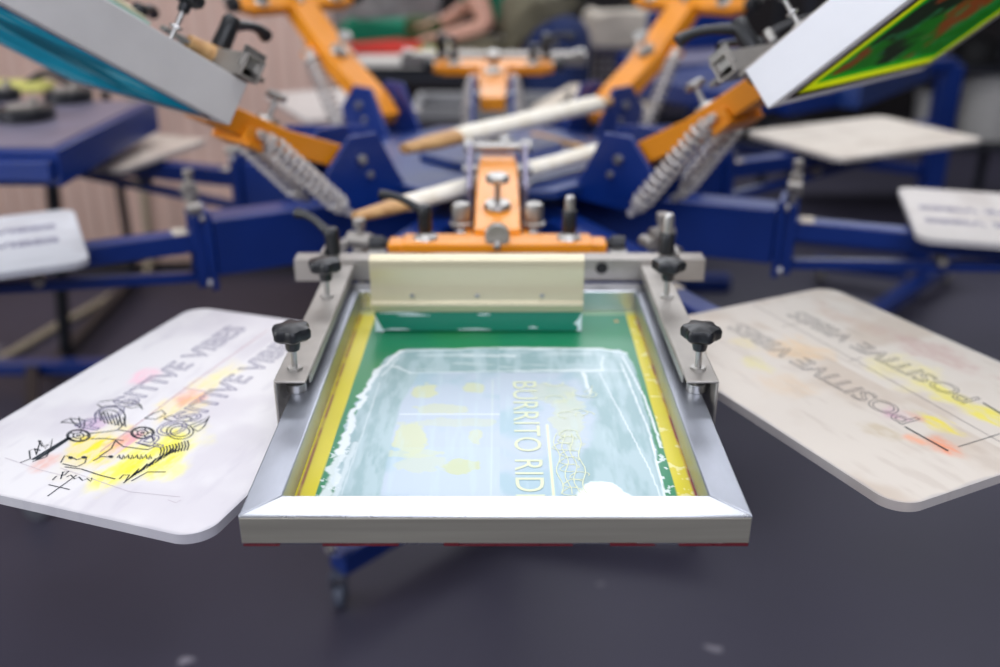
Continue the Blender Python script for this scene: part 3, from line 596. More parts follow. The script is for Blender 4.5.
# overlay on the near bar's outer face, its dim reflection put into the grey, with dried ink along its lower edge
mb = MB(FX)
mb.box(1.4996, 1.5010, -.2505, .2505, .9685, .9975); obj('end_face', mb, M['alu_x'], sc, .0006)
pts = []; mb = MB(FX); y = -.249
while y < .249:
    w_ = random.uniform(.012, .05); h = random.choice((.0003, .0007, .0012, .0022)) if random.random() < .75 else -.0012
    (mb.box(1.497, 1.5022, y, min(.2495, y+w_), .9659, .9664+h) if h > 0 else None); y += w_*.98
obj('dried_ink_edge', mb, M['red_ink'], sc)
me = painted_sheet(440, 300, .8855, 1.4645, -.2160, .2160, .0008, col_screen, FX @ T(0, 0, .9668))
gm = link_mesh('stretched_mesh', me, M['emulsion'], sc)
# open lettering of the stencil, reading towards the near edge
def screen_text(txt, x, y, size, wd, bold=.0):
    p, w0 = text_mb(txt, size, Matrix()); mb_, _ = text_mb(txt, size, T(x, y, .9671) @ RZ(-90), xscale=wd/w0, bold=bold); return mb_
obj('stencil_lettering', screen_text('BURRITO RIDE', .017, 1.166, .046, .292), M['stencil'], gm)
sq = []
random.seed(11)
for i in range(9): cx, cy = random.uniform(.068, .090), .895+i*.016; sq.append([(cx+.010*math.cos(t)*(1+.3*math.sin(t*2)), cy+.008*math.sin(t)) for t in np.linspace(0, 5.4, 16)])
for i in range(4): cx = .066+i*.009; sq.append([(cx+.003*math.sin(k*1.1+i), .89+k*.011) for k in range(13)])
for i in range(7): cx, cy = random.uniform(.070, .115), random.uniform(1.06, 1.16); sq.append([(cx+.012*math.cos(t), cy+.009*math.sin(t)) for t in np.linspace(i, i+3.6, 10)])
sq.append([(.110, 1.13), (.122, 1.15), (.116, 1.12)])
for part_ in (sq[:13], sq[13:]):
    mb = MB()
    for i, ln in enumerate(part_): strokes([ln], .0013, T(0, 0, .96712+i*.00002), mb=mb)
    obj('stencil_script', mb, M['stencil'], gm)
def raised_screen(az, e, r0, hw, zt, H, fm, colf, label):
    X = headX(az, e); r1 = r0+.66; root = empty('printing_screen', X @ Vector(((r0+r1)/2, 0, zt-H)), label, 'printing screen', 'framed printing screens')
    obj('frame', frame_mb(X, r0, r1, hw, zt-H, zt, .034), fm, root, .002)
    me = painted_sheet(170, 130, r0+.022, r1-.022, -hw+.022, hw-.022, .0012, colf(r0, r1, hw), X @ T(0, 0, zt-H-.0002))
    link_mesh('stretched_mesh', me, M['lit_mesh'], root); return root
def colf_right(r0, r1, hw):
    def f(gx, gy):
        c = np.ones(gx.shape+(3,))*np.array(lin((50, 150, 50))); c = mixc(c, (36, 44, 34), .85*sstep(.52, .62, fbm(gx*1.5, gy, .16, 5))); c = mixc(c, (170, 104, 60), .9*sstep(.56, .62, fbm(gx, gy*1.4, .10, 8))); c = mixc(c, (70, 170, 120), .6*sstep(.6, .66, fbm(gx, gy, .05, 9)))
        e = np.minimum(np.minimum(gx-r0, r1-gx), hw-np.abs(gy)); c = mixc(c, (60, 190, 50), 1-sstep(.070, .074, e)); c = mixc(c, (232, 238, 16), 1-sstep(.055, .058, e)); c = mixc(c, (70, 16, 24), 1-sstep(.032, .036, e)); c = mixc(c, (150, 142, 160), 1-sstep(.024, .026, e)); return c
    return f
def colf_left(r0, r1, hw):
    def f(gx, gy):
        c = np.ones(gx.shape+(3,))*np.array(lin((0, 172, 192))); c = mixc(c, (0, 130, 150), .6*sstep(.52, .6, fbm(gx*.8, gy*3, .14, 15))); c = mixc(c, (150, 196, 206), .8*sstep(.63, .68, fbm(gx, gy*3, .09, 18)))
        e = np.minimum(np.minimum(gx-r0, r1-gx), hw-np.abs(gy)); c = mixc(c, (70, 180, 220), .6*(1-sstep(.040, .044, e))); c = mixc(c, (214, 214, 220), 1-sstep(.030, .032, hw-np.abs(gy))); c = mixc(c, (120, 22, 34), 1-sstep(.032, .036, gx-r0)); return c
    return f
raised_screen(45, 41.5, .887, .272, .995, .070, M['frame_white'], colf_right, 'raised white framed screen at the top right with green mesh and lime tape')
raised_screen(-45, 33.4, .855, .270, 1.058, .072, M['frame_grey'], colf_left, 'raised grey framed screen at the top left with cyan mesh')
# ------------------------------------------------------------------ squeegees
def squeegee(X, w, blade_rgb_mat, label, holder='cream', screws=3):
    """X: blade edge at the origin, width along x, leaning up along z"""
    root = empty('squeegee', X @ Vector((0, 0, 0)), label, 'squeegee')
    ZK = lambda z: .032+(z-.032)*1.15
    h = w/2; prof = [(-.009, .032), (-.010, .036), (-.0125, .040), (-.0125, .044), (-.0095, .047), (-.0095, .062), (-.008, .068), (-.0125, .084), (-.014, .098), (-.012, .103), (-.006, .105), (.006, .105), (.012, .101), (.013, .094), (.010, .078), (.009, .060), (.009, .032)]
    mb = MB(X); mb.rings([[(x, y, z) for y, z in [(y, ZK(z)) for y, z in prof]][::-1] for x in (-h, h)], True); obj('holder', mb, M[holder], root, .0006, sharp=28)
    mb = MB(X); mb.box(-h+.004, h-.001, -.0045, .0045, .001, .040); bl = obj('blade', mb, blade_rgb_mat, root, .0008)
    if screws:
        for i in range(screws):
            mb = MB(X); mb.cyl((-h+w*(.195+.305*i), -.0095, .0575), (-h+w*(.195+.305*i), -.0125, .0575), .0036, 14); obj('screw', mb, M['steel'], root, .0006)
    return root
BL = mat('green_squeegee_blade', (0, 122, 96), .3, coat=.3)
SX = T(-.0335, 1.334, .9675) @ RX(-5)
s1 = squeegee(SX, .312, BL, 'cream aluminium squeegee with a green blade standing on the front screen')
smears = []; WI = mat('wet_white_ink', (216, 232, 232), .3)
random.seed(3)
for (x0, x1, z0) in ((-.145, -.085, .0285), (-.12, -.07, .025), (.0, .02, .026), (-.03, .02, .003), (.075, .09, .006), (-.14, -.1, .003)):
    n = 9; top = [(x0+(x1-x0)*i/n, z0+.0018*math.sin(i*math.pi/n)+random.uniform(0, .0006)) for i in range(n+1)]; bot = [(x, z-.0005-.002*math.sin(i*math.pi/n)) for i, (x, z) in enumerate(top)]
    poly = top+bot[::-1]; smears.append(MB(SX).add([(x, -.0049, z) for x, z in poly], [tuple(range(len(poly)))[::-1]]))
for poly in ([(-.1515, .026), (-.148, .018), (-.142, .006), (-.138, .0), (-.1515, .0)], [(.1545, .03), (.150, .02), (.143, .012), (.147, .011), (.150, .006), (.147, .001), (.1545, .001)]): smears.append(MB(SX).add([(x, -.0049, z) for x, z in poly], [tuple(range(len(poly)))]))
for m_ in smears: obj('ink_smear', m_, WI, s1)
# ------------------------------------------------------------------ things on the press
def stick(p0, p1, r, label, taped=True, group=None, ends=.22):
    """flat wooden ink stirring paddle, its middle wrapped in pale tape"""
    p0, p1 = Vector(p0), Vector(p1); d = p1-p0; L = d.length; X = T(*p0) @ d.to_track_quat('X', 'Z').to_matrix().to_4x4()
    root = empty('ink_paddle', p0.lerp(p1, .5), label, 'wooden paddle', group)
    def body(a, b, k, m, nm):
        mb = MB(X); rs = []
        n = 9
        for i in range(n):
            x = a+(b-a)*i/(n-1); u = x/L; w = r*k*(1.0-.35*max(0, (.16-u)/.16)**2-.25*max(0, (u-.93)/.07)**2)*(1+.05*math.sin(u*23)); h = w*.62
            rs.append([(x, w*math.cos(2*math.pi*q/16), h*math.sin(2*math.pi*q/16)) for q in range(16)])
        mb.rings(rs); obj(nm, mb, m, root, .001)
    body(0, L, 1, M['wood'], 'wooden_blade')
    if taped: body(L*ends, L*.93, 1.12, M['tape'], 'tape_wrapping')
    return root
stick(at(404, 149, 1.085), at(608, 101, 1.10), .027, 'long pale taped wooden paddle across the hub, the one farther from the camera')
stick(at(356, 217, 1.030), at(612, 147, 1.045), .023, 'taped wooden paddle lying behind the front head, nearer the camera', ends=.16)
stick(at(532, 134, 1.015), at(600, 152, 1.015), .012, 'short bare wooden paddle on the hub behind the nearer taped paddle', taped=False)
# on the raised left screen: a squeegee and a paddle resting against the clamp bar
HL = headX(-45, 33.4)
s2 = squeegee(HL @ T(*(on_plane(158, 30, HL, 1.085)+Vector((.13, 0, 0)))) @ RX(80), .24, mat('pale_green_blade', (190, 216, 200), .4), 'cream aluminium squeegee lying on the raised left screen', screws=0)
p0 = HL @ on_plane(204, 51, HL, 1.084); p1 = HL @ on_plane(233, 68, HL, 1.084)
r_ = empty('wooden_handle', p0, 'short worn wooden handle lying by the clamp of the raised left screen', 'wooden handle')
d = p1-p0; Xh = T(*p0) @ d.to_track_quat('X', 'Z').to_matrix().to_4x4(); L_ = d.length
mb = MB(Xh); mb.rings([[(x, w*math.cos(q*math.pi/8), w*.8*math.sin(q*math.pi/8)) for q in range(16)] for x, w in ((-.03, .015), (0, .020), (L_*.4, .023), (L_*.8, .027), (L_, .025), (L_+.008, .015))]); obj('grip', mb, M['wood'], r_, .001)
mb = MB(Xh); mb.box(-.075, -.028, -.010, .010, -.004, .003); obj('metal_tang', mb, M['steel_dark'], r_, .001)
# ------------------------------------------------------------------ blue table at the left
def poly_box(name, pts, z0, z1, m, parent, bevel=.004):
    mb = MB(); mb.prism([(p[0], p[1]) for p in pts], z0, z1); return obj(name, mb, m, parent, bevel)
TZ = 1.062
A = at(57, 150, TZ); B = at(156, 101, TZ); left = Vector((-1, .02, 0))
tb = empty('flash_dryer', (-1.50, 3.4, 0), 'blue flash dryer head at the left edge, carrying black pads on its top', 'flash dryer')
D_ = A+left*.95; E_ = B+left*.95
poly_box('heater_box', [A, B, E_, D_], TZ-.082, TZ, M['blue'], tb, .004)
mb = MB(); mb.prism([(p.x, p.y) for p in (A.lerp(B, .03)+left*.02, A.lerp(B, .97)+left*.02, E_, D_)], TZ+.0005, TZ+.003); obj('top_sheen_sheet', mb, M['lilac'], tb)  # lilac overlay: glossy reflection on the blue top, painted as colour
mb = MB(); mb.cyl((-1.62, 4.05, .06), (-1.62, 4.05, .97), .019, 12); obj('post', mb, M['black'], tb)
mb = MB(); mb.cyl((-1.55, 3.16, .10), (-1.46, 3.16, .97), .022, 12); obj('post', mb, M['black'], tb)
mb = MB(); mb.bar((-1.62, 4.08, .95), (-1.42, B.y-.05, .962), .04, .03); obj('cantilever_arm', mb, M['black'], tb, .002)
q = at(48, 162, 1.042); mb = MB(); mb.box(q.x-.9, q.x, q.y, A.y-.001, .997, 1.042); obj('side_rail', mb, M['blue'], tb, .004)
mb = MB(T(A.x-.06, A.y-.001, TZ-.04)); mb.cyl((0, -.006, 0), (0, .006, 0), .008, 10); obj('bolt', mb, M['steel'], tb)
a_ = at(-40, 367, .09); b_ = at(112, 366, .09); mb = MB(); mb.bar(a_, b_, .05, .045); obj('foot_rail', mb, M['blue'], tb, .004)
mb = MB(); mb.bar((-1.60, 3.10, .05), (-1.62, 4.12, .05), .05, .04); obj('foot_rail', mb, M['black'], tb, .004)
c_ = at(36, 505, .045); mb = MB(); mb.bar((c_.x, c_.y, .085), (a_.x+.25, a_.y, .085), .04, .04); obj('foot_rail', mb, M['black'], tb, .004)
mb = MB(T(c_.x, c_.y, .036)); mb.lathe([(.020, -.012), (.033, -.011), (.035, 0), (.033, .011), (.020, .012)], 28, X=RX(90)); mb.cyl((0, -.016, 0), (0, .016, 0), .008, 10); mb.box(-.015, .015, -.02, .02, .037, .06)
obj('caster', mb, mat('grey_rubber', (96, 98, 106), .6), tb, .001)
for i, (px, py, rx, ry, lab) in enumerate([(70, 101, .068, .066, 'black clamp pad on the blue dryer head, the one nearest its right corner'), (27, 119, .076, .068, 'black clamp pad on the blue dryer head, the one nearest the camera'), (4, 100, .050, .040, 'small black clamp pad at the very left edge of the blue dryer head')]):
    c = at(px, py, TZ+.003); r_ = empty('clamp_pad', (c.x, c.y, TZ+.0035), lab, 'clamp pad', 'clamp pads on the blue dryer head')
    mb = MB(T(c.x, c.y, TZ+.0035)); mb.prism([(rx*math.cos(t*math.pi/6)*(1 if abs(math.cos(t*math.pi/6)) < .8 else .92), ry*math.sin(t*math.pi/6)) for t in range(12)], 0, .030); obj('pad', mb, M['black'], r_, .003)
    mb = MB(T(c.x, c.y, TZ+.0335)); mb.prism([(rx*.62*math.cos(t*math.pi/4), ry*.55*math.sin(t*math.pi/4)) for t in range(8)], 0, .006); mb.cyl((rx*.3, 0, .006), (rx*.3, 0, .022), .010, 12); obj('plate', mb, M['steel_dark'], r_, .001)
c = at(22, 92, TZ+.0035); g_ = at(30, 88, TZ+.0035)
mb = MB(); mb.prism([(c.x+x, c.y+y) for x, y in ((-.12, -.02), (.07, -.03), (.09, .03), (.04, .08), (-.12, .09))], TZ+.0035, TZ+.028); setp(obj('folded_garment', mb, M['paper_yellow'], None, .008, base=True), 'folded pale yellow garment at the back of the blue dryer head', 'garment')
c = at(50, 90, TZ+.0035); mb = MB(); mb.tube([(c.x-.07+.14*t, c.y+.01*math.sin(t*6), TZ+.016+.035*math.sin(math.pi*t)) for t in [k/12 for k in range(13)]], .011, 10)
setp(obj('black_strap', mb, M['black'], None, base=True), 'black arched handle strap lying beside the yellow garment', 'strap')
# pale hose along the floor and up the partition
mb = MB(); pts = [at(x, y, .016) for x, y in ((-30, 372), (10, 354), (50, 330), (90, 308), (120, 291), (136, 279))]
e_ = pts[-1]; pts += [Vector((e_.x+.02, 4.20, .016)), Vector((e_.x+.03, 4.262, .05)), Vector((e_.x+.04, 4.266, .20)), Vector((e_.x+.05, 4.268, .5)), Vector((e_.x+.06, 4.268, .9)), Vector((e_.x+.065, 4.268, 1.4))]
mb.tube(pts, .0155, 10); setp(obj('hose', mb, M['hose'], None, base=True), 'pale hose running over the floor and up the beige partition', 'hose')
# ------------------------------------------------------------------ blue flash dryer at the right
fd = empty('flash_dryer', (1.70, 3.80, 0), 'blue steel flash dryer on a wheeled stand at the right rear', 'flash dryer')
def bx(name, x0, x1, y0, y1, z0, z1, m, par, bv=.004, **k): return obj(name, MB().box(x0, x1, y0, y1, z0, z1), m, par, bv, **k)
pp = at(914, 272, .10)
bx('post', pp.x-.042, pp.x+.042, pp.y-.04, pp.y+.04, .115, .985, M['blue'], fd)
f0, f1 = at(868, 318, .09), at(950, 262, .09); mb = MB(); mb.bar(f0, f1, .065, .05); obj('foot', mb, M['blue'], fd, .004)
f2_ = at(815, 262, .09); mb = MB(); mb.bar(f2_, (pp.x-.03, pp.y, .09), .055, .045); obj('foot', mb, M['blue'], fd, .004)
for q in (f0+Vector((.02, .02, 0)), f1-Vector((.02, .02, 0)), f2_+Vector((.03, 0, 0))):
    mb = MB(T(q.x, q.y, .034)); mb.cyl((-.012, 0, 0), (.012, 0, 0), .033, 20); mb.box(-.018, .018, -.018, .018, .0, .034); obj('caster', mb, M['steel_dark'], fd, .001)
mb = MB(); mb.bar((.66, 3.55, .62), (pp.x-.03, pp.y, .74), .04, .05); obj('cross_tube', mb, M['blue'], fd, .003)
mb = MB(); mb.bar((.80, 3.60, .42), (pp.x-.03, pp.y, .20), .035, .04); obj('cross_tube', mb, M['blue'], fd, .003)
mb = MB(); mb.bar((.80, 3.64, .74), (pp.x-.03, pp.y, .55), .035, .04); obj('cross_tube', mb, M['blue'], fd, .003)
a0, a1 = at(752, 99, .98), at(872, 82, .98)
def obox(name, p0, p1, dep, z0, z1, m, par, bv=.004):
    d = (p1-p0); d.z = 0; d.normalize(); n = Vector((-d.y, d.x, 0)); pts = [p0, p1, p1+n*dep, p0+n*dep]; return poly_box(name, pts, z0, z1, m, par, bv)
obox('heater_box', at(752, 96, 1.02), at(866, 74, 1.02), .50, .955, 1.02, M['blue'], fd)
obox('control_box', at(790, 99, 1.0), at(840, 90, 1.0), .06, .945, 1.0, M['blue'], fd)
obox('side_arm', at(862, 82, 1.03), at(934, 56, 1.03), .12, .94, 1.03, M['blue_dull'], fd)
mb = MB(); p = at(858, 84, 1.0); mb.lathe([(.018, 0), (.018, .05), (.010, .052), (.010, .07)], 14, X=T(p.x, p.y-.03, .955)); obj('knob', mb, M['fabric_pale'], fd)
mb = MB(); mb.bar((pp.x, pp.y, .985), (a1.x, a1.y+.25, .985), .07, .05); obj('post_arm', mb, M['blue'], fd, .003)
# second blue dryer head further back, right of the centre
f2 = empty('flash_dryer', (.92, 3.9, 0), 'blue box shaped dryer behind the raised yellow arm, right of centre', 'flash dryer')
p0, p1 = at(672, 66, 1.0), at(760, 60, 1.0)
obox('heater_box', p0, p1, .42, .90, 1.0, M['blue'], f2); obox('upper_panel', p0+Vector((-.02, .44, 0)), p1+Vector((.02, .44, 0)), .05, .995, 1.16, M['blue'], f2)
mb = MB(); mb.prism([(p0.x+.01, p0.y+.01), (p1.x-.01, p1.y+.01), (p1.x-.01, p1.y+.41), (p0.x+.01, p0.y+.41)], 1.0005, 1.004); obj('top_sheen_sheet', mb, M['lilac'], f2)  # same painted lilac sheen over this blue box top
bx('post', p0.x+.12, p0.x+.18, p0.y+.2, p0.y+.26, 0.05, .9, M['blue'], f2); bx('foot', p0.x-.05, p0.x+.36, p0.y+.19, p0.y+.27, 0.0, .06, M['blue'], f2)
# ------------------------------------------------------------------ buckets and shelf, far right
sh = empty('steel_shelf', (2.7, 5.4, 0), 'dark steel shelf rack in the gloom at the far right', 'shelf')
for z in (.40, .80, 1.25): obj('shelf_board', MB().box(1.55, 4.2, 5.15, 5.75, z-.03, z), M['dark_shelf'], sh, .003)
for x in (1.57, 2.88, 4.18):
    for y in (5.17, 5.73): obj('upright', MB().box(x-.02, x+.02, y-.018, y+.018, 0, 1.5), M['dark_shelf'], sh)
for i, (px, py, r, h, lab, z) in enumerate([(984, 128, .17, .36, 'white ribbed plastic bucket at the right edge', .40), (928, 128, .10, .22, 'small white plastic tub left of the ribbed bucket', .40)]):
    c = Vector(at(px, py, z)); c = Vector((c.x*5.45/c.y if c.y else c.x, 5.42, z)) if False else Vector(((px-500)/F*(5.4*math.cos(TH)+(CZ-z)*math.sin(TH)), 5.4, z+.0005))
    root = empty('bucket' if i == 0 else 'plastic_tub', c, lab, 'bucket'); prof = [(r*.86, 0)]
    for k in range(1, 9): z_ = h*k/9; rr = r*(.86+.14*k/9); prof += [(rr, z_-.006), (rr+.006, z_-.004), (rr+.006, z_+.004), (rr, z_+.006)]
    prof += [(r, h), (r+.008, h), (r+.008, h+.012), (r-.004, h+.012), (r*.8, h*.3)]
    mb = MB(T(*c)); mb.lathe(prof if i == 0 else [(r*.85, 0), (r, h), (r+.006, h), (r+.006, h+.01), (r-.004, h+.01), (r*.8, h*.3)], 28); obj('tub', mb, M['bucket'], root)
    mb = MB(T(*c)); mb.lathe([(r*.6, h+.0125), (r+.004, h+.0125), (r+.009, h+.02), (r+.006, h+.03), (r*.4, h+.032)], 28); obj('lid', mb, M['bucket'], root)
random.seed(21)
for k in range(9):
    x = 1.75+k*.27; w = random.uniform(.09, .12); z = .80; h = random.uniform(.14, .3); m = random.choice(['dark_shelf', 'wire', 'fabric_khaki', 'rubber'])
    mb = MB(T(x, 5.4, z+.0005)); mb.lathe([(w*.9, 0), (w, .01), (w, h*.8), (w*.5, h*.9), (w*.4, h)], 20)
    o = setp(obj('paint_jar', mb, M[m], None, base=True), 'dark round jar standing in the row on the shadowy shelf', 'jar', 'dark jars on the far right shelf')
# ------------------------------------------------------------------ worktable with garments and the person
wt = empty('packing_table', (-.5, 4.75, 0), 'pale topped table in the background piled with garments', 'table')
bx('table_top', -1.05, .02, 4.32, 5.25, .925, .955, M['paper'], wt, .004); bx('front_rail', -1.03, .0, 4.36, 4.39, .85, .924, M['dark_shelf'], wt, .002)
for x, y in ((-1.0, 4.42), (-.03, 4.42), (-1.0, 5.2), (-.03, 5.2)): bx('leg', x-.02, x+.02, y-.02, y+.02, 0, .925, M['dark_shelf'], wt, .002)
def cloth(name, px, py, y, z, w, d, h, m, label, rot=0, seed=0):
    cx = (px-500)/F*(y*math.cos(TH)+(CZ-z)*math.sin(TH)); r = random.Random(seed); mb = MB(T(cx, y, z) @ RZ(rot)); n = 26; rs = []
    for lv, (zz, k) in enumerate(((0, .96), (h*.25, 1.0), (h*.5, .98), (h*.8, 1.0), (h, .90))):
        rs.append([(w/2*k*math.copysign(abs(math.cos(2*math.pi*i/n))**.5, math.cos(2*math.pi*i/n))*(1+.02*math.sin(i*5+lv)), d/2*k*math.copysign(abs(math.sin(2*math.pi*i/n))**.5, math.sin(2*math.pi*i/n)), zz+(.012*math.sin(i*1.3+seed) if lv > 0 else 0)) for i in range(n)])
    mb.rings(rs); return setp(obj(name, mb, m, None, base=True), label, 'garment')
cloth('folded_garment', 372, 0, 4.62, .956, .46, .22, .035, M['fabric_red'], 'bright red folded garment on the background table', 4, 1)
cloth('folded_garment', 378, 0, 4.85, .956, .36, .20, .11, M['fabric_teal'], 'teal green folded garment behind the red one', 0, 2)
cloth('garment_pile', 375, 0, 5.10, .956, .66, .22, .24, M['fabric_grey'], 'grey rumpled pile of garments at the back of the background table', 0, 3)
cloth('garment_pile', 425, 0, 4.86, .956, .20, .24, .12, M['fabric_green'], 'dark green crumpled garment between the teal one and the arm', 0, 4)
cloth('paper_stack', 418, 0, 4.60, .956, .28, .14, .018, M['paper_yellow'], 'pale yellow sheet stack at the front of the background table', -3, 5)
cloth('folded_garment', 476, 0, 4.62, .956, .24, .34, .060, M['fabric_khaki'], 'brownish folded garment under the arm on the background table', 6, 6)
cloth('folded_garment', 452, 0, 4.50, .956, .24, .18, .02, M['paper'], 'white folded shirt at the front edge of the background table', 6, 7)
def grid_basket(name, x0, x1, y0, y1, z0, z1, m, rim, label, nx, nz, solid_h=.03):
    r = empty(name, ((x0+x1)/2, (y0+y1)/2, z0), label, 'basket'); mb = MB(); w = .0045
    for i in range(nx+1):
        x = x0+(x1-x0)*i/nx; mb.box(x-w, x+w, y0-w, y0+w, z0, z1); mb.box(x-w, x+w, y1-w, y1+w, z0, z1)
    for j in range(nz+1):
        z = z0+w+(z1-z0-2*w)*j/nz
        mb.box(x0, x1, y0-w*.9, y0+w*.9, z-w, z+w); mb.box(x0, x1, y1-w*.9, y1+w*.9, z-w, z+w); mb.box(x0-w, x0+w, y0, y1, z-w, z+w); mb.box(x1-w, x1+w, y0, y1, z-w, z+w)
    ny = max(2, int((y1-y0)/.06))
    for i in range(ny+1): y = y0+(y1-y0)*i/ny; mb.box(x0-w, x0+w, y-w, y+w, z0, z1); mb.box(x1-w, x1+w, y-w, y+w, z0, z1)
    obj('grid', mb, m, r)
    mb = MB(); t = .014
    for a in ((x0-t, x1+t, y0-t, y0+t), (x0-t, x1+t, y1-t, y1+t), (x0-t, x0+t, y0+t, y1-t), (x1-t, x1+t, y0+t, y1-t)): mb.box(*a, z1, z1+solid_h)
    obj('rim', mb, rim, r, .002); obj('floor_panel', MB().box(x0+.006, x1-.006, y0+.006, y1-.006, z0+.002, z0+.010), rim, r)
    return r
grid_basket('wire_crate', .46, 1.02, 4.82, 5.25, .62, .92, M['wire'], M['wire'], 'dark violet wire crate below the pale garments, right of the jeans', 18, 9)
bx_ = empty('trestle', (.75, 5.03, 0), 'dark trestle stand carrying the violet wire crate', 'trestle')
bx('top', .44, 1.06, 4.80, 5.28, .58, .618, M['dark_shelf'], bx_, .003)
for x, y in ((.47, 4.83), (1.02, 4.83), (.47, 5.24), (1.02, 5.24)): bx('leg', x-.02, x+.02, y-.02, y+.02, 0, .58, M['dark_shelf'], bx_)
cloth('garment_pile', 622, 0, 5.035, .632, .46, .34, .46, M['fabric_pale'], 'pale folded garments heaped in the violet wire crate', 0, 8)
ct = empty('low_cabinet', (-.1, 3.95, 0), 'dark cabinet behind the rear head carrying the grey crate', 'cabinet')
bx('body', -.62, .52, 3.72, 4.22, .06, .595, M['dark_shelf'], ct, .004); bx('plinth', -.60, .50, 3.74, 4.20, 0, .06, M['rubber'], ct); bx('door', -.60, -.06, 3.705, 3.7195, .10, .57, M['dark_shelf'], ct, .002); bx('door', -.04, .50, 3.705, 3.7195, .10, .57, M['dark_shelf'], ct, .002)
grid_basket('grey_crate', -.33, .40, 3.78, 4.14, .597, .80, M['wire'], M['crate'], 'grey plastic crate with grid sides behind the rear print head', 16, 6, .05)
grid_basket('wire_crate', -.60, -.40, 3.80, 4.14, .597, .78, M['wire'], M['wire'], 'small violet wire crate left of the grey crate', 8, 6)
# ------------------------------------------------------------------ the person bending over the table
def skin_body(name, V, E, Rr, root_i, m, parent, sub=2):
    me = bpy.data.meshes.new(name); me.from_pydata([tuple(v) for v in V], E, []); me.update(); me.materials.append(m)
    o = bpy.data.objects.new(name, me); COL.objects.link(o); o.parent = parent
    c = origin_of(parent); me.transform(Matrix.Translation(-c))
    s = o.modifiers.new('skin', 'SKIN'); s.use_smooth_shade = True
    for i, sv in enumerate(me.skin_vertices[0].data): r = Rr[i]; sv.radius = (r, r) if not isinstance(r, tuple) else r; sv.use_root = (i == root_i)
    u = o.modifiers.new('smooth', 'SUBSURF'); u.levels = sub; u.render_levels = sub
    return o
pe = empty('person', (.30, 4.54, 0), 'person in green shirt, khaki apron and blue jeans bending over the background table', 'person')
J = dict(pel=(.24, 4.52, .99), sp=(.12, 4.62, 1.14), ch=(-.02, 4.68, 1.28), nk=(-.17, 4.70, 1.37), hd=(-.26, 4.70, 1.43), hd2=(-.34, 4.70, 1.50),
         ls=(-.15, 4.50, 1.30), le=(-.05, 4.44, 1.09), lw=(-.19, 4.43, 1.055), lh=(-.25, 4.43, 1.045), rs=(-.13, 4.88, 1.33), re_=(-.14, 4.92, 1.14), rw=(-.26, 4.80, 1.07), rh=(-.31, 4.78, 1.06),
         lhp=(.25, 4.42, .93), lk=(.26, 4.40, .52), la=(.34, 4.42, .10), lt=(.19, 4.41, .04), rhp=(.28, 4.62, .93), rk=(.30, 4.64, .52), ra=(.40, 4.66, .10), rt=(.25, 4.66, .04))
RJ = dict(pel=.10, sp=.125, ch=.145, nk=.055, hd=.085, hd2=.080, ls=.062, le=.046, lw=.030, lh=.034, rs=.062, re_=.044, rw=.030, rh=.034, lhp=.088, lk=.062, la=.042, lt=.036, rhp=.095, rk=.062, ra=.042, rt=.036)
keys = list(J); idx = {k: i for i, k in enumerate(keys)}
EB = [('pel', 'sp'), ('sp', 'ch'), ('ch', 'nk'), ('nk', 'hd'), ('hd', 'hd2'), ('ch', 'ls'), ('ls', 'le'), ('le', 'lw'), ('lw', 'lh'), ('ch', 'rs'), ('rs', 're_'), ('re_', 'rw'), ('rw', 'rh'),
      ('pel', 'lhp'), ('lhp', 'lk'), ('lk', 'la'), ('la', 'lt'), ('pel', 'rhp'), ('rhp', 'rk'), ('rk', 'ra'), ('ra', 'rt')]
V = [Vector(J[k]) for k in keys]; Rr = [RJ[k] for k in keys]; E = [(idx[a], idx[b]) for a, b in EB]
for h, sd in (('lh', 1), ('rh', -1)):           # five fingers spread from the palm
    b = Vector(J[h])
    for i, (dy, ln) in enumerate(((-.030, .070), (-.010, .080), (.010, .075), (.030, .060))):
        n = len(V); V += [b+Vector((-.03, dy*.8, .0)), b+Vector((-.03-ln*.6, dy, -.004)), b+Vector((-.03-ln, dy*1.05, -.018))]; Rr += [.0095, .0085, .0070]; E += [(idx[h], n), (n, n+1), (n+1, n+2)]
    n = len(V); V += [b+Vector((.0, -sd*.034, .0)), b+Vector((-.035, -sd*.060, -.006))]; Rr += [.0105, .008]; E += [(idx[h], n), (n, n+1)]
skin_body('body', V, E, Rr, idx['pel'], M['skin'], pe)
def sub_body(name, ks, es, gr, m, ends={}):
    V = []; Rr = []; ix = {}
    for k in ks: ix[k] = len(V); V.append(Vector(J[k]) if k in J else Vector(ends[k][0])); Rr.append((RJ[k] if k in J else ends[k][1])+gr)
    return skin_body(name, V, [(ix[a], ix[b]) for a, b in es], Rr, 0, m, pe)
sub_body('shirt', ['ch', 'sp', 'pel', 'ls', 'rs', 'lsl', 'rsl', 'col'], [('ch', 'sp'), ('sp', 'pel'), ('ch', 'ls'), ('ch', 'rs'), ('ls', 'lsl'), ('rs', 'rsl'), ('ch', 'col')], .014, M['fabric_teal'], dict(lsl=((-.105, 4.468, 1.165), .060), rsl=((-.135, 4.90, 1.22), .055), col=((-.13, 4.69, 1.35), .06)))
sub_body('jeans', ['pel', 'lhp', 'rhp', 'lk', 'rk', 'lan', 'ran', 'wst'], [('pel', 'lhp'), ('pel', 'rhp'), ('lhp', 'lk'), ('rhp', 'rk'), ('lk', 'lan'), ('rk', 'ran'), ('pel', 'wst')], .062, M['denim'], dict(lan=((.33, 4.42, .13), .05), ran=((.39, 4.66, .13), .05), wst=((.18, 4.57, 1.06), .125)))
sub_body('apron', ['sp', 'apr', 'apc', 'aph'], [('sp', 'apr'), ('sp', 'apc'), ('apr', 'aph')], .026, M['fabric_khaki'], dict(apr=((.17, 4.57, 1.08), .150), apc=((.04, 4.66, 1.22), .13), aph=((.215, 4.535, 1.0), .145)))
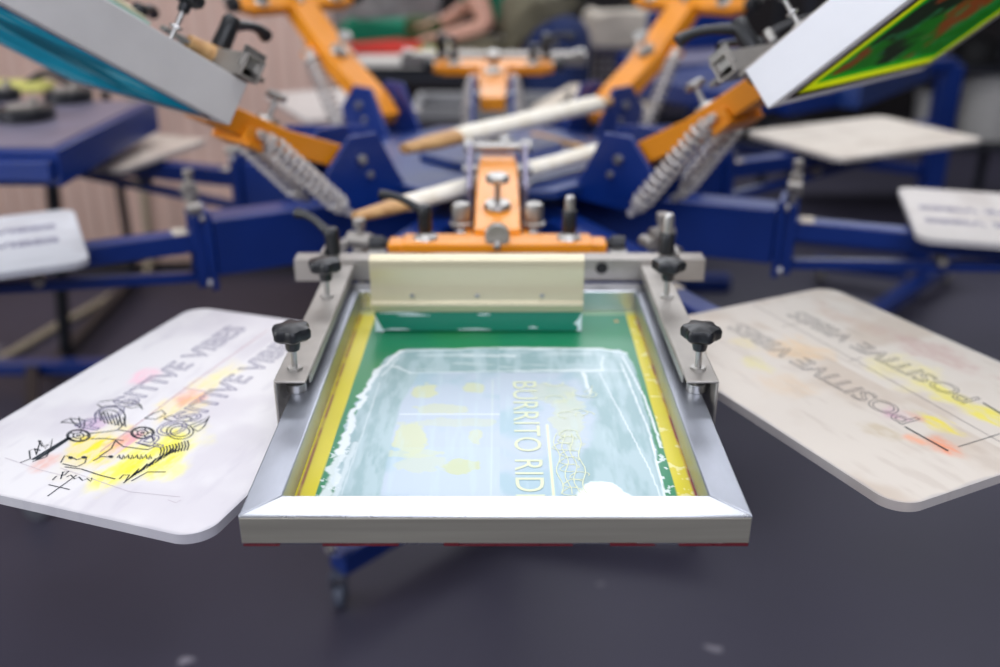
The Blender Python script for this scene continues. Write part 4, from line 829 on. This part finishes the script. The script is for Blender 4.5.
for nm, sy in (('lt', 0), ('rt', 0)):
    t = Vector(J[nm]); mb = MB(T(t.x+.05, t.y, 0)); mb.rings([[(x, w*math.cos(q*math.pi/8), max(0.0, .045+h*math.sin(q*math.pi/8))) for q in range(16)] for x, w, h in ((-.14, .03, .03), (-.11, .045, .045), (0, .045, .05), (.08, .04, .06), (.12, .036, .06))]); obj('shoe', mb, M['rubber'], pe)
# simple face and hair: the head is above the frame's edge
hc = Vector(J['hd2']); mb = MB(T(hc.x+.03, hc.y, hc.z+.015)); mb.lathe([(.092, -.03), (.098, .0), (.094, .045), (.066, .082), (.02, .098)], 24); obj('hair', mb, M['hair'], pe)
for s_ in (-1, 1):
    mb = MB(T(hc.x-.068, hc.y+s_*.030, hc.z-.03)); mb.lathe([(.002, -.009), (.008, -.006), (.010, 0), (.008, .006), (.002, .009)], 12); obj('eye', mb, M['paper'], pe)
    mb = MB(T(hc.x+.02, hc.y+s_*.084, hc.z-.035)); mb.lathe([(.006, -.028), (.014, -.01), (.016, .012), (.006, .028)], 12); obj('ear', mb, M['skin'], pe)
mb = MB(T(hc.x-.085, hc.y, hc.z-.06)); mb.lathe([(.014, -.016), (.012, .0), (.006, .03)], 12); obj('nose', mb, M['skin'], pe)
mb = MB(T(hc.x-.062, hc.y, hc.z-.095)); mb.box(-.012, 0, -.024, .024, -.006, .006); obj('mouth', mb, M['fabric_red'], pe, .004)
# ------------------------------------------------------------------ light
wd = bpy.data.worlds.new('world'); scn.world = wd; wd.use_nodes = True; N = wd.node_tree.nodes; L = wd.node_tree.links
tc = N.new('ShaderNodeTexCoord'); sx = N.new('ShaderNodeSeparateXYZ'); L.new(tc.outputs['Generated'], sx.inputs['Vector'])
rp = N.new('ShaderNodeValToRGB'); rp.color_ramp.elements[0].position = 0; rp.color_ramp.elements[0].color = (.10, .10, .11, 1)
rp.color_ramp.elements[1].position = .95; rp.color_ramp.elements[1].color = (.95, .97, 1.05, 1)
e = rp.color_ramp.elements.new(.35); e.color = (.26, .25, .27, 1)
L.new(sx.outputs['Z'], rp.inputs['Fac']); L.new(rp.outputs['Color'], N['Background'].inputs['Color']); N['Background'].inputs['Strength'].default_value = .46
def area(name, loc, rot, sx_, sy_, power, col):
    l = bpy.data.lights.new(name, 'AREA'); l.shape = 'RECTANGLE'; l.size = sx_; l.size_y = sy_; l.energy = power; l.color = col
    o = bpy.data.objects.new(name, l); COL.objects.link(o); o.location = loc; o.rotation_euler = [R(a) for a in rot]; return o
area('high_back_fill_light', (0, 6.7, 3.9), (-64, 0, 0), 7.5, 2.6, 250, (.93, .95, 1.0))  # added unseen source, gives the frame metal something bright to reflect
area('roof_light', (0, 1.6, 4.0), (0, 0, 0), 3.4, 1.4, 60, (.97, .97, 1.0))
area('window_light', (-3.8, .2, 2.3), (0, -66, 0), 1.8, 2.6, 110, (.95, .97, 1.0))
area('rear_fill_light', (.3, -1.7, 3.0), (42, 0, 0), 3.4, 1.3, 88, (.85, .88, 1.0))  # added fill behind the camera, lightens frame faces and the near floor
scn.view_settings.view_transform = 'Standard'; scn.view_settings.look = 'None'; scn.view_settings.gamma = 1.0; scn.view_settings.use_curve_mapping = False
scn.view_settings.exposure = -.06
